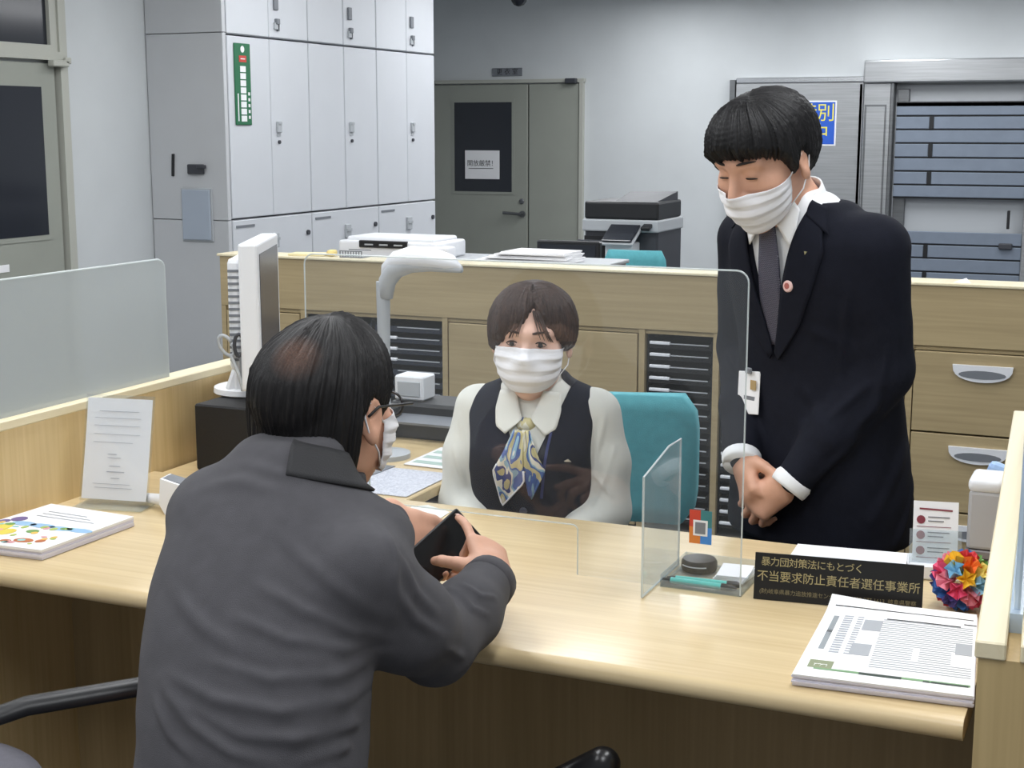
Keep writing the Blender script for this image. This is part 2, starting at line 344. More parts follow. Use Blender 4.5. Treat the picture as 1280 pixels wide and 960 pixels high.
MB().bx(-3.235, -3.19, YV-.06, YV, 0, 1.885, .003).build('side_post', 'steel_dark', v)
pn = thing('vault_side_panel', 'brushed steel wall panel left of the vault opening', 'panel', (-2.66, YB, 0))
MB().bx(-3.185, -2.155, YB-.05, YB, 0, 1.855, .004).build('panel', 'steel', pn)
MB().bx(-3.185, -2.155, YB-.05, YB, 1.86, 1.9, .004).build('top_rail', 'chrome', pn)
MB().bx(-2.185, -2.165, YB-.05, YB-.046, .05, 1.84).build('groove', 'steel_dark', pn)
s = thing('blue_notice', 'blue notice with yellow characters on the steel vault panel', 'sign', (-2.5, YB-.05, 1.53))
MB().bx(-2.74, -2.36, YB-.056, YB-.0515, 1.36, 1.715).build('plate', 'white_paper', s)
MB().bx(-2.728, -2.372, YB-.058, YB-.0555, 1.372, 1.703).build('panel', 'blue_sign', s)
text('特別', .15, 'yellow_ink', s, (-2.515, YB-.059, 1.612), (1, 0, 0), (0, 0, 1), space=.92)
text('中', .15, 'yellow_ink', s, (-2.49, YB-.059, 1.455), (1, 0, 0), (0, 0, 1))
# slatted grey shutter in the opening
rows = [(126, 144, 0), (144, 161, 1), (161, 178, 0), (178, 196, 1), (196, 213, 0), (213, 230, 1), (230, 246, 0), (287, 304, 0), (304, 321, 1), (321, 338, 0), (338, 356, 1), (356, 374, 0)]
sh = thing('vault_shutter', 'blue grey slatted steel shutter boards inside the vault opening', 'shutter', (-1.2, YB-.1, 0))
for (ya_, yb_, sp) in rows:
    z1_, z0_ = aty(1150, ya_, YB-.1).z-.012, aty(1150, yb_, YB-.1).z
    if sp:
        MB().bx(-1.885, -1.63, YB-.12, YB-.085, z0_, z1_, .004).build('slat', 'slat_grey', sh)
        MB().bx(-1.60, -.905, YB-.12, YB-.085, z0_, z1_, .004).build('slat', 'slat_grey', sh)
    else: MB().bx(-1.885, -.905, YB-.12, YB-.085, z0_, z1_, .004).build('slat', 'slat_grey', sh)
    MB().bx(-1.885, -.905, YB-.105, YB-.095, z0_-.012, z0_).build('joint', 'black_plastic', sh)
    if sp: MB().bx(-1.63, -1.60, YB-.125, YB-.09, z0_, z1_).build('stop', 'black_plastic', sh)
MB().bx(-1.885, -.905, YB-.12, YB-.07, 1.665, 1.70).build('top_rail', 'black_plastic', sh)
MB().bx(-.905, -.86, YB-.14, YB-.04, 0, 1.8, .006).build('edge_post', 'steel', sh)
MB().bx(-1.02, -1.0, YB-.15, YB-.11, .74, .88, .003).build('pull', 'black_plastic', sh)
MB().bx(-1.07, -.97, YB-.15, YB-.11, .585, .63, .008, 2).build('lock_case', 'dark_grey', sh)
# --- copier
Y = 7.35
t = thing('photocopier', 'black and white office photocopier standing before the pale back wall', 'copier', (-2.589, 7.6, 0))
MB().bx(-2.800, -2.387, Y, Y+.42, .04, .99, .01).build('body', 'dark_grey', t)
MB().bx(-2.808, -2.379, Y-.02, Y+.43, .955, 1.02, .008, 2).build('scanner_deck', 'light_grey', t)
MB().bx(-2.800, -2.383, Y-.01, Y+.40, 1.02, 1.115, .012, 2).build('document_feeder', 'black_plastic', t)
MB().add([(-2.644, Y+.05, 1.115), (-2.410, Y+.05, 1.115), (-2.387, Y+.34, 1.16), (-2.660, Y+.34, 1.155), (-2.644, Y+.05, 1.10), (-2.410, Y+.05, 1.10), (-2.387, Y+.34, 1.10), (-2.660, Y+.34, 1.10)],
         [(0, 1, 2, 3), (7, 6, 5, 4), (0, 4, 5, 1), (1, 5, 6, 2), (2, 6, 7, 3), (3, 7, 4, 0)]).build('feed_tray', 'dark_grey', t)
MB().box((-2.558, Y-.10, .955), (.165, .17, .012), Matrix.Rotation(.45, 3, 'X') @ Matrix.Rotation(.0, 3, 'Z'), .003).build('control_panel', 'dark_glass', t)
MB().box((-2.558, Y-.09, .94), (.18, .19, .015), Matrix.Rotation(.45, 3, 'X'), .004).build('panel_bezel', 'light_grey', t)
MB().box((-2.437, Y-.04, .985), (.05, .06, .02), Matrix.Rotation(.3, 3, 'X'), .004).build('side_keypad', 'black_plastic', t)
MB().bx(-2.640, -2.488, Y-.12, Y+.02, .76, .905, .008, 2).build('front_cover', 'white_plastic', t)
MB().bx(-2.800, -2.644, Y-.005, Y+.02, .78, .93).build('output_recess', 'black_plastic', t)
MB().box((-2.714, Y-.06, .90), (.15, .16, .014), Matrix.Rotation(-.15, 3, 'X'), .003).build('output_tray', 'dark_grey', t)
MB().bx(-2.800, -2.387, Y-.012, Y+.01, .42, .70, .005).build('paper_drawer', 'light_grey', t)
MB().bx(-2.800, -2.387, Y-.012, Y+.01, .1, .40, .005).build('paper_drawer', 'light_grey', t)
# --- desk behind the low cabinet with a black monitor, and a teal chair
t = thing('office_desk', 'grey office desk hidden behind the low wooden cabinet', 'desk', (-2.7, 6.35, 0))
MB().bx(-3.3, -2.25, 6.05, 6.69, .69, .72, .004).build('top', 'light_grey', t)
for x in (-3.27, -2.28):
    for y in (6.08, 6.66): MB().bx(x-.02, x+.02, y-.02, y+.02, 0, .69).build('leg', 'mid_grey', t)
t = thing('computer_monitor', 'black flat monitor on the far desk beside the copier', 'monitor', (-2.44, 6.2, .72))
MB().bx(-2.595, -2.285, 6.19, 6.225, .80, .992, .006).build('bezel', 'black_plastic', t)
MB().bx(-2.575, -2.305, 6.187, 6.192, .82, .975).build('screen', 'dark_glass', t)
MB().bx(-2.46, -2.42, 6.225, 6.25, .73, .9).bx(-2.53, -2.35, 6.15, 6.30, .72, .735, .004).build('stand', 'black_plastic', t)
def office_chair(label, x, y, rz, ztop, w=.4, seat=.43):
    """swivel chair: padded seat and back, post, star base with castors (local: faces +y)"""
    t = thing('office_chair', label, 'chair', (x, y, 0), rz, group='teal office chairs')
    def B(mb, n, m, **k): mb.v = [WM[t.name] @ Vector(v) for v in mb.v]; return mb.build(n, m, t, **k)
    B(MB().box((0, 0, seat-.035), (w+.04, .44, .075), None, .03, 4), 'seat', 'teal_cloth', smooth=True)
    G = []
    for i in range(9):
        z = seat+.12+(ztop-seat-.12)*i/8; e = abs(i-4)/4; ww = w/2*(1-.18*e**6)
        G.append([(ww*(-1+2*j/8), -.22-.02*math.cos((j-4)/4*1.3)-.03*(z-seat), z) for j in range(9)])
    mb = MB().grid(G, .05); B(mb, 'backrest', 'teal_cloth', smooth=True)
    B(MB().box((0, -.27, seat+.12), (.06, .025, .36), None, .008), 'back_support', 'black_plastic')
    B(MB().tube([(0, 0, .09), (0, 0, seat-.07)], .028, 12), 'post', 'black_plastic', smooth=True, angle=40)
    for k in range(5):
        a = 2*math.pi*k/5; c, s_ = math.cos(a), math.sin(a)
        B(MB().tube([(0, 0, .105), (.22*c, .22*s_, .075)], [.025, .016], 8), 'base_arm', 'black_plastic')
        B(MB().lathe([(.03, -.018), (.03, .018)], (.22*c, .22*s_, .03), 12, Matrix.Rotation(math.pi/2, 3, 'X')), 'castor', 'black_plastic')
    return t
office_chair('teal office chair with a rounded back behind the low wooden cabinet', -2.309, 7.0, 0.04, .912, .30)
# --- long low wooden cabinet with tray bays and drawers
YF = 4.91
c = thing('low_cabinet', 'long low oak cabinet row with fascia door and drawers', 'cabinet', (-1.7, 5.1, 0))
MB().bx(-3.45, .4, YF+.015, 5.36, 0, .06).build('plinth', 'dark_grey', c)
MB().bx(-3.45, .4, YF, YF+.02, .79, .99, .002).build('fascia', 'wood_cabinet', c)
MB().bx(-3.46, .41, YF-.006, 5.06, .99, 1.0, .002).build('top', 'wood_cap', c)
MB().bx(-3.45, .4, 5.34, 5.36, .06, .78).build('back_panel', 'wood_cabinet', c)
MB().bx(-3.45, .4, YF+.01, 5.34, .775, .789).build('rail', 'wood_cabinet', c)
for a in (-3.45, -3.075, -2.447, -1.66, -1.385, -1.095, -.72, .38): MB().bx(a, a+.022, YF+.002, 5.34, .06, .79).build('divider', 'wood_cabinet', c)
for a, b in ((-3.425, -3.08), (-2.42, -1.665), (-1.07, -.725)): MB().bx(a, b, YF, YF+.018, .38, .772, .002).build('door', 'wood_cabinet', c); MB().bx(a, b, YF, YF+.018, .065, .376, .002).build('door', 'wood_cabinet', c)
for z0_, z1_ in ((.503, .772), (.235, .497), (.065, .229)):
    dr_ = MB().bx(-.694, -.31, YF, YF+.018, z0_, z1_, .002).build('drawer', 'wood_cabinet', c)
    zc_ = z1_-.065; poly = [(-.095, .028), (.095, .028)]+[(.095*math.cos(q), .028-.055*math.sin(q)**.7) for q in np.linspace(.0, math.pi, 14)[1:-1]]
    MB().prism(poly[::-1], (-.475, YF, zc_), (1, 0, 0), (0, 0, 1), (0, -1, 0), .012).build('handle', 'white_plastic', dr_)
    MB().prism([(.075*math.cos(q), -.002+.014*math.sin(q)) for q in np.linspace(0, 2*math.pi, 18)[:-1]], (-.475, YF-.0125, zc_), (1, 0, 0), (0, 0, 1), (0, -1, 0), .001).build('handle_slot', 'mid_grey', dr_)
MB().bx(-.304, .375, YF, YF+.018, .065, .772, .002).build('door', 'wood_cabinet', c)
tray_me = {}
def tray_rack(label, xa, xb, zlo, n, grp, tabs=1.0, tint='black_plastic'):
    t = thing('tray_rack', label, 'tray rack', ((xa+xb)/2, YF+.02, zlo), group=grp)
    MB().bx(xa, xb, 5.30, 5.33, .065, .77).bx(xa, xa+.004, YF+.02, 5.3, .065, .77).bx(xb-.004, xb, YF+.02, 5.3, .065, .77).build('case', 'black_plastic', t)
    w = xb-xa-.012; pit = .0425
    for k in range(n):
        z = .765-pit*(k+1)
        key = (round(w, 3), tint)
        if key not in tray_me:
            a = MB().bx(-w/2, w/2, .004, .35, 0, .004).bx(-w/2, w/2, .002, .008, 0, .022).bx(-w/2, -w/2+.004, .004, .35, 0, .03).bx(w/2-.004, w/2, .004, .35, 0, .03).build('tray', tint, t, world=False)
            b = MB().bx(-w/2+.004, -w/2+.004+w*.33, -.012, .002, .015, .026, .002).build('label_tab', 'white_plastic', a, world=False)
            e_ = MB().bx(-w/2+.004+w*.33, w/2-.01, -.004, .002, .017, .0205).build('front_edge', 'light_grey', a, world=False)
            tray_me[key] = (a.data, b.data, e_.data)
        else:
            ms = tray_me[key]; a = bpy.data.objects.new('tray', ms[0]); COL.objects.link(a); a.parent = t
            b = bpy.data.objects.new('label_tab', ms[1]); COL.objects.link(b); b.parent = a
            e_ = bpy.data.objects.new('front_edge', ms[2]); COL.objects.link(e_); e_.parent = a
        a.location = (0, 0, z-zlo)
        if random.random() > tabs: bpy.data.objects.remove(b)
TG = 'black tray racks in the low cabinet'
tray_rack('black letter tray rack with white tabs beside the teal chair back', -1.632, -1.39, .065, 16, TG)
tray_rack('black letter tray rack half hidden behind the standing man', -1.36, -1.10, .065, 16, TG)
tray_rack('dark blue-black tray rack next to the wooden cabinet door behind the arm lamp', -2.755, -2.452, .065, 16, TG, .3, mat('tray_navy', (40, 46, 60), .4).name)
tray_rack('dark blue-black tray rack half hidden behind the seated customer and monitor', -3.05, -2.76, .065, 16, TG, .5, 'tray_navy')
# --- things on top of the low cabinet
t = thing('printer_stand', 'plain grey stand behind the oak cabinet carrying the white printer', 'stand', (-2.6, 5.6, 0))
MB().bx(-3.2, -2.02, 5.40, 5.80, 0, .94, .004).build('body', 'light_grey', t)
MB().bx(-3.21, -2.01, 5.395, 5.81, .94, .955, .003).build('top', 'light_grey', t)
t = thing('passbook_printer', 'low white printer with a black slot behind the oak cabinet top', 'printer', (-3.0, 5.55, .955))
MB().bx(-3.255+.06, -2.72, 5.42, 5.70, .955, 1.028, .012, 3).build('body', 'white_plastic', t, smooth=True, angle=50)
MB().bx(-3.165, -2.75, 5.44, 5.68, 1.02, 1.044, .012, 3).build('lid', 'white_plastic', t, smooth=True, angle=50)
MB().bx(-3.09, -2.86, 5.412, 5.43, 1.0, 1.03, .003).build('slot', 'black_plastic', t)
for k in range(3): MB().bx(-3.06+k*.07, -3.02+k*.07, 5.409, 5.414, 1.010, 1.016).build('button', 'light_grey', t)
MB().bx(-2.84, -2.67, 5.405, 5.50, .955, 1.012, .01, 2).build('paper_guide', 'white_plastic', t, smooth=True, angle=50)
t = thing('wire_basket', 'small grey slotted basket in front of the white printer', 'basket', (-2.86, 4.97, 1.0))
MB().bx(-2.91, -2.81, 4.945, 5.02, 1.0, 1.004).bx(-2.91, -2.81, 4.945, 4.948, 1.024, 1.028).bx(-2.91, -2.81, 5.017, 5.02, 1.024, 1.028).build('tray', 'mid_grey', t)
for k in range(9): MB().bx(-2.91+k*.012, -2.906+k*.012, 4.945, 4.948, 1.004, 1.024).build('slat', 'mid_grey', t)
t = thing('flat_folder', 'cream paper folder lying on the left end of the oak cabinet', 'folder', (-3.07, 4.985, 1.0))
MB().box((-3.07, 4.985, 1.005), (.15, .09, .008), Matrix.Rotation(.2, 3, 'Z')).build('cover', mat('cream', (232, 220, 176), .7), t)
MB().box((-2.968, 4.985, 1.013), (.035, .05, .024), Matrix.Rotation(.3, 3, 'Z'), .008, 2).build('pad', mat('sand', (226, 206, 140), .8), t)
t = thing('paper_stack', 'stack of white forms behind the oak cabinet beside the white printer', 'paper', (-2.36, 5.55, .955))
for k in range(8): MB().box((-2.36+.008*k, 5.54+.012*(k % 3), .959+.0055*k), (.42-.02*k, .20, .005), Matrix.Rotation(.03*((k*3) % 5-2), 3, 'Z')).build('sheet', 'white_paper', t)
t = thing('paper_scrap', 'small torn white slip on the cabinet top near the vault shutter', 'paper', (-.56, 4.95, 1.0))
MB().add([(-.585, 4.93, 1.0005), (-.53, 4.93, 1.0005), (-.55, 4.98, 1.012), (-.585, 4.93, 1.0015), (-.53, 4.93, 1.0015), (-.55, 4.98, 1.013)], [(0, 1, 2), (5, 4, 3), (0, 3, 4, 1), (1, 4, 5, 2), (2, 5, 3, 0)]).build('slip', 'white_paper', t)
# ================================================================== COUNTER AND WHAT STANDS ON IT
c = thing('service_counter', 'pale wood customer counter with a rounded front edge', 'counter', (-1.1, 2.3, 0))
def counter_profile():
    pts = []
    for q in np.linspace(-90, 90, 9): pts.append((YC0+.016-.016*math.cos(math.radians(q)), ZC-.016+.016*math.sin(math.radians(q))))
    return pts+[(YC1, ZC), (YC1, ZC-.032)]
MB().prism(counter_profile(), (XL, 0, 0), (0, 1, 0), (0, 0, 1), (1, 0, 0), XR+.005-XL).build('worktop', 'wood_counter', c, smooth=True, angle=50)
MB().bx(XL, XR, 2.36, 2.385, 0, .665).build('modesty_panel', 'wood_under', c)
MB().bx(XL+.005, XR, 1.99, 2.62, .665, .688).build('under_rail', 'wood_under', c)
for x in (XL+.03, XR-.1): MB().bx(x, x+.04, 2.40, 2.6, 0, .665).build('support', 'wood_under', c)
dk = thing('teller_desk', 'pale wood teller return desk behind the counter', 'desk', (-1.7, 3.0, 0))
MB().bx(-2.06, -1.42, 2.665, 3.42, .69, .716, .003).build('top', 'wood_edge', dk)
MB().bx(-2.05, -2.02, 2.67, 3.4, 0, .69).build('side', 'wood_under', dk); MB().bx(-1.46, -1.435, 3.0, 3.4, 0, .69).build('side', 'wood_under', dk)
# --- frosted screen on the left partition cap
Xs = XL-.02
poly = [(1.0, .926), (2.75, .926), (2.75, 1.18)]+[(2.725+.025*math.sin(q), 1.18+.022-.022*(1-math.cos(q))) for q in np.linspace(math.pi/2, 0, 7)]+[(1.0, 1.202)]
fm = bpy.data.materials.new('frosted'); fm.use_nodes = True; MATS['frosted'] = fm
n_ = fm.node_tree.nodes; L_ = fm.node_tree.links; n_.remove(n_['Principled BSDF'])
tr_, df_, gl_ = n_.new('ShaderNodeBsdfTransparent'), n_.new('ShaderNodeBsdfDiffuse'), n_.new('ShaderNodeBsdfTranslucent')
df_.inputs[0].default_value = (*lin((196, 201, 202)), 1); gl_.inputs[0].default_value = (*lin((206, 212, 213)), 1)
a_, b_ = n_.new('ShaderNodeMixShader'), n_.new('ShaderNodeMixShader'); a_.inputs[0].default_value = .5; b_.inputs[0].default_value = .62
L_.new(df_.outputs[0], a_.inputs[1]); L_.new(gl_.outputs[0], a_.inputs[2]); L_.new(tr_.outputs[0], b_.inputs[1]); L_.new(a_.outputs[0], b_.inputs[2]); L_.new(b_.outputs[0], n_['Material Output'].inputs[0])
t = thing('frosted_screen', 'frosted acrylic privacy screen standing on the left wooden partition', 'screen', (Xs, 2., .926))
MB().prism(poly, (Xs, 0, 0), (0, 1, 0), (0, 0, 1), (1, 0, 0), .005).build('sheet', 'frosted', t)
e = [(y, z) for y, z in poly[1:]]
MB().tube([(Xs+.0025, y, z) for y, z in e], .0028, 6).build('edge', mat('acrylic_edge', (226, 234, 234), .3, alpha=.55), t)
# --- clear screen on the right partition
t = thing('side_screen', 'clear acrylic screen slotted in the right wooden partition', 'screen', (-.12, 2.3, .905))
slab(MB(), .12, 1.42, .034, .041, .905, 1.215).build('sheet', 'clear_thick', t)
ed = mat('acrylic_blue', (196, 214, 232), .2, alpha=.85)
q0 = Pa+nr*.0375; MB().tube([q0+dr*.12+Vector((0, 0, .926)), q0+dr*.12+Vector((0, 0, 1.215)), q0+dr*1.42+Vector((0, 0, 1.215)), q0+dr*1.42+Vector((0, 0, .926))], .0042, 6).build('edge', ed, t)
slab(MB(), .1, .5, .03, .045, .905, .929).build('slot_strip', ed, t)
# --- clear screen in the middle of the counter, with a pass-through slot and feet
t = thing('clear_screen', 'large clear acrylic screen standing across the middle of the counter', 'screen', (-1.0, 2.3, ZC))
xa, xb, zt = -1.43, -.592, 1.272; r = .02; SY = 2.30
op = [(-1.33, .725), (-1.33, .815)]+[(-.885-.01+.01*math.sin(q), .805+.01*math.cos(q)) for q in np.linspace(0, math.pi/2, 5)]+[(-.885, .725)]
MB().tube([(u, SY+.002, v) for u, v in op], .0014, 6).build('slot_edge', 'acrylic_edge', t)
poly = [(xa, .725)]+op+[(xb, .725)]+[(xb-r+r*math.cos(q), zt-r+r*math.sin(q)) for q in np.linspace(0, math.pi/2, 6)]+[(xa+r+r*math.cos(q), zt-r+r*math.sin(q)) for q in np.linspace(math.pi/2, math.pi, 6)]
MB().prism(poly, (0, SY, 0), (1, 0, 0), (0, 0, 1), (0, 1, 0), .004).build('sheet', 'clear_acrylic', t)
MB().tube([(u, SY+.002, v) for u, v in poly[len(op)+1:]+poly[:1]], .0016, 6).build('edge', 'acrylic_edge', t)
for x in (-1.38, -.745):
    fin = [(2.25, ZC+.001), (2.44, ZC+.001), (2.44, .947), (2.25, .932 if x < -1 else .925)]
    fin = [(2.235, ZC+.003), (2.44, ZC+.003), (2.44, .955), (2.37, .955), (2.235, .93)]
    MB().prism(fin, (x, 0, 0), (0, 1, 0), (0, 0, 1), (1, 0, 0), .004).build('foot', 'clear_thick', t)
    MB().tube([(x+.002, y, z) for y, z in fin+fin[:1]], .002, 6).build('foot_edge', 'acrylic_edge', t)
st = thing('screen_sticker', 'small red orange blue sticker with a white square on the clear screen', 'sticker', (-.66, SY-.002, .837))
xs0, xs1, zs0, zs1 = -.682, -.643, .808, .866; xm, zm = (xs0+xs1)/2, (zs0+zs1)/2
for n2, a, b, cc, dd, m in (('red_corner', xs0, xm, zm, zs1, mat('st_red', (206, 72, 52), .5)), ('teal_corner', xm, xs1, zm, zs1, mat('st_teal', (62, 128, 132), .5)), ('orange_corner', xs0, xm, zs0, zm, mat('st_or', (222, 132, 58), .5)), ('blue_corner', xm, xs1, zs0, zm, mat('st_bl', (70, 138, 214), .5))):
    MB().bx(a, b, SY-.0012, SY-.0002, cc, dd).build(n2, m, st)
MB().bx(xm-.0125, xm+.0125, SY-.002, SY-.0011, zm-.015, zm+.012).build('white_square', 'white_paper', st)
MB().bx(xm-.009, xm+.009, SY-.0025, SY-.0019, zm-.0115, zm+.0085).build('grey_square', 'ink_grey', st)
# --- left end: magazines, menu stand, card reader
def frame_quad(p00, p10, p11, p01): return lambda u, v: (Vector(p00)*(1-u)+Vector(p10)*u)*(1-v)+(Vector(p01)*(1-u)+Vector(p11)*u)*v
mg = thing('magazine_stack', 'stack of glossy white brochures with colourful flower cover on the counter', 'brochures', (-1.93, 2.1, ZC))
A, B_, Cc, D_ = Vector((-1.93, 1.925, 0)), Vector((-1.818, 1.998, 0)), Vector((-1.812, 2.255, 0)), Vector((-2.03, 2.268, 0))
A = Vector((-2.045, 1.985, 0))
for k in range(4):
    o_ = Vector((.002*(k % 2), .003*((k+1) % 2), ZC+.001+k*.0052)); G = [A+o_, B_+o_, Cc+o_, D_+o_]
    MB().add(G+[g+Vector((0, 0, .0048)) for g in G], [(3, 2, 1, 0), (4, 5, 6, 7), (0, 1, 5, 4), (1, 2, 6, 5), (2, 3, 7, 6), (3, 0, 4, 7)]).build('brochure', 'white_paper' if k == 3 else 'paper_edge', mg)
fq = frame_quad(A, B_, Cc, D_); zt_ = ZC+.001+4*.0052
def patch(u0, u1, v0, v1, n2, m, h=.0004, f=None, z=None):
    f = f or fq; z = zt_ if z is None else z; P = [f(u0, v0), f(u1, v0), f(u1, v1), f(u0, v1)]
    P = [Vector((p.x, p.y, z)) for p in P]; return P, h
def blob_print(specs, n2, m, f, z, par):
    mb = MB()
    for (u, v, ru, rv) in specs:
        P = [f(u+ru*math.cos(q), v+rv*math.sin(q)) for q in np.linspace(0, 2*math.pi, 13)[:-1]]
        mb.add([(p.x, p.y, z) for p in P]+[(p.x, p.y, z+.0004) for p in P], [tuple(range(12))[::-1], tuple(range(12, 24))]+[(i, (i+1) % 12, 12+(i+1) % 12, 12+i) for i in range(12)])
    return tag(mb.build(n2, m, par), kind='stuff')
blob_print([(.3+.2*k, .50+.02*math.sin(k*3), .13, .05) for k in range(4)], 'sky_print', mat('pr_sky', (150, 190, 226), .5), fq, zt_-.0002, mg)
blob_print([(.2, .36, .09, .10), (.35, .28, .08, .08), (.1, .22, .08, .06)], 'yellow_print', mat('pr_yel', (222, 206, 92), .5), fq, zt_-.0001, mg)
blob_print([(.3, .20, .05, .05), (.55, .36, .06, .04), (.2, .45, .05, .03), (.75, .5, .05, .03)], 'green_print', mat('pr_grn', (112, 158, 92), .5), fq, zt_, mg)
blob_print([(.15, .58, .07, .06), (.08, .5, .05, .04)], 'violet_print', mat('pr_vio', (112, 98, 150), .5), fq, zt_+.0001, mg)
blob_print([(.68, .15, .09, .05), (.55, .1, .05, .03), (.82, .18, .04, .04)], 'orange_print', mat('pr_or', (186, 110, 70), .5), fq, zt_+.0001, mg)
rb = random.Random(3)
for nm, cc, n3 in (('pink_print', (226, 168, 176), 7), ('lime_print', (176, 196, 104), 8), ('aqua_print', (150, 206, 208), 7), ('gold_print', (232, 190, 96), 6)):
    blob_print([(rb.uniform(.06, .9), rb.uniform(.05, .52), rb.uniform(.015, .04), rb.uniform(.012, .035)) for _ in range(n3)], nm, mat('pr_'+nm, cc, .5), fq, zt_+.0002, mg)
mb = MB()
for k, v in enumerate((.70, .76, .82)):
    P = [fq(.2, v), fq(.85-.1*k, v), fq(.85-.1*k, v+.012), fq(.2, v+.012)]
    mb.add([(p.x, p.y, zt_) for p in P]+[(p.x, p.y, zt_+.0004) for p in P], [(3, 2, 1, 0), (4, 5, 6, 7), (0, 1, 5, 4), (1, 2, 6, 5), (2, 3, 7, 6), (3, 0, 4, 7)])
mb.build('title_print', 'ink_pale', mg)
# menu stand (leans back, faces the customer)
ms_ = thing('menu_stand', 'clear acrylic menu stand holding a white printed sheet by the partition', 'menu stand', (-1.95, 2.37, ZC))
b0, b1 = Vector((-2.017, 2.345, ZC)), Vector((-1.872, 2.372, ZC)); ex = (b1-b0).normalized(); w_ = (b1-b0).length
up = Vector((0, 0, 1)); nb = ex.cross(up)          # towards -y
ey = (up*.97-nb*.24).normalized(); nf = ex.cross(ey)
def curved(u0, u1, v0, v1, off, nv=8):
    return [[b0+ex*(u0+(u1-u0)*i)+ey*v+nf*(off+.10*((v-.11)**2)) for v in np.linspace(v0, v1, nv)] for i in (0, 1)]
MB().grid(curved(-.004, w_+.004, .012, .235, .003), .0012).build('front_sheet', 'clear_acrylic', ms_)
MB().grid(curved(0, w_, .016, .228, .001), .001).build('paper', 'white_paper', ms_)
MB().grid(curved(-.004, w_+.004, .004, .235, -.001), .0016).build('back_sheet', 'clear_acrylic', ms_)
MB().grid([[b0+ex*u+nb*t_+Vector((0, 0, .0025)) for t_ in (-.05, .03)] for u in (-.004, w_+.004)], .002).build('base', 'clear_thick', ms_)
mb = MB()
for (u0, u1, v, h) in [(.03, .12, .200, .0012), (.02, .125, .186, .001), (.02, .125, .170, .001), (.02, .125, .152, .001), (.02, .11, .135, .001), (.055, .075, .11, .0016), (.055, .085, .103, .0012), (.06, .085, .085, .0016), (.055, .095, .073, .0022), (.065, .085, .060, .0016), (.025, .11, .048, .001), (.03, .115, .04, .001)]:
    off = .0032+.10*((v-.11)**2)+.0006; P = [b0+ex*u+ey*vv+nf*off for u, vv in ((u0, v), (u1, v), (u1, v+h), (u0, v+h))]
    mb.add(P+[p+nf*.0003 for p in P], [(3, 2, 1, 0), (4, 5, 6, 7), (0, 1, 5, 4), (1, 2, 6, 5), (2, 3, 7, 6), (3, 0, 4, 7)])
mb.build('print', 'ink_pale', ms_)
cr = thing('card_reader', 'white handheld card reader with grey top and stubby handle on the counter', 'card reader', (-1.79, 2.38, ZC))
MB().prism([(-.022, .0), (.020, .0), (.030, .045), (.018, .062), (-.030, .075), (-.034, .02)], (-1.79, 2.36, ZC), (.95, .2, 0), (0, 0, 1), (-.2, .95, 0), .05).build('body', 'white_plastic', cr)
MB().add([(-1.818, 2.362, ZC+.0745), (-1.772, 2.372, ZC+.063), (-1.782, 2.412, ZC+.063), (-1.827, 2.402, ZC+.0745), (-1.818, 2.362, ZC+.073), (-1.772, 2.372, ZC+.0615), (-1.782, 2.412, ZC+.0615), (-1.827, 2.402, ZC+.073)], [(0, 1, 2, 3), (7, 6, 5, 4), (0, 4, 5, 1), (1, 5, 6, 2), (2, 6, 7, 3), (3, 7, 4, 0)]).build('window', 'mid_grey', cr)
MB().tube([(-1.82, 2.38, ZC+.022), (-1.90, 2.40, ZC+.018)], [.014, .009], 10).build('handle', 'white_plastic', cr, smooth=True, angle=50)
# --- right end: pen tray, plaque, newspapers, origami ball, leaflets, boxes
pt = thing('pen_tray', 'clear shallow acrylic tray with pens on the counter', 'tray', (-.67, 2.37, ZC))
MB().bx(-.735, -.592, 2.31, 2.46, ZC, ZC+.004).bx(-.735, -.592, 2.31, 2.313, ZC, ZC+.012).bx(-.735, -.592, 2.457, 2.46, ZC, ZC+.022).bx(-.735, -.732, 2.31, 2.46, ZC, ZC+.022).bx(-.595, -.592, 2.31, 2.46, ZC, ZC+.022).build('tray', 'clear_thick', pt)
t = thing('ink_pad', 'round black ink pad in the clear pen tray', 'ink pad', (-.698, 2.42, ZC+.004))
MB().lathe([(.030, 0), (.032, .004), (.032, .016), (.029, .021), (.015, .023)], (-.698, 2.42, ZC+.004), 28).build('case', 'black_plastic', t, smooth=True, angle=40)
MB().tube([(-.698+.0322*math.cos(q), 2.42+.0322*math.sin(q), ZC+.016) for q in np.linspace(-2.4, -.9, 10)], .0012, 6).build('rim_line', 'light_grey', t)
teal = mat('pen_teal', (92, 196, 186), .3)
for (y, xo, rz, lab) in ((2.338, 0, .06, 'teal ballpoint pen with black grip behind another pen in the tray'), (2.3225, -.005, -.01, 'teal ballpoint pen lying along the front edge of the tray')):
    t = thing('ballpoint_pen', lab, 'pen', (-.66, y, ZC+.01), rz, group='teal pens in the tray')
    def L2(*p): return WM[t.name] @ Vector(p)
    MB().tube([L2(-.055+xo, 0, 0), L2(.035+xo, 0, 0)], .0055, 10).build('barrel', teal, t, smooth=True, angle=40)
    MB().tube([L2(.035+xo, 0, 0), L2(.052+xo, 0, 0), L2(.062+xo, 0, 0)], [.0062, .006, .002], 10).build('grip', 'black_plastic', t, smooth=True, angle=40)
    MB().tube([L2(-.055+xo, 0, 0), L2(-.07+xo, 0, 0)], [.005, .003], 8).build('clicker', 'black_plastic', t)
t = thing('memo_slips', 'pad of blank white memo slips in the pen tray', 'paper', (-.63, 2.41, ZC+.004))
for k in range(3): MB().box((-.628, 2.405, ZC+.006+k*.004), (.055, .075, .0035), Matrix.Rotation(.1*k-.1, 3, 'Z')).build('slip', 'white_paper', t)
pq = thing('name_plaque', 'long black plaque with gold Japanese lettering standing on the counter', 'plaque', (-.44, 2.33, ZC))
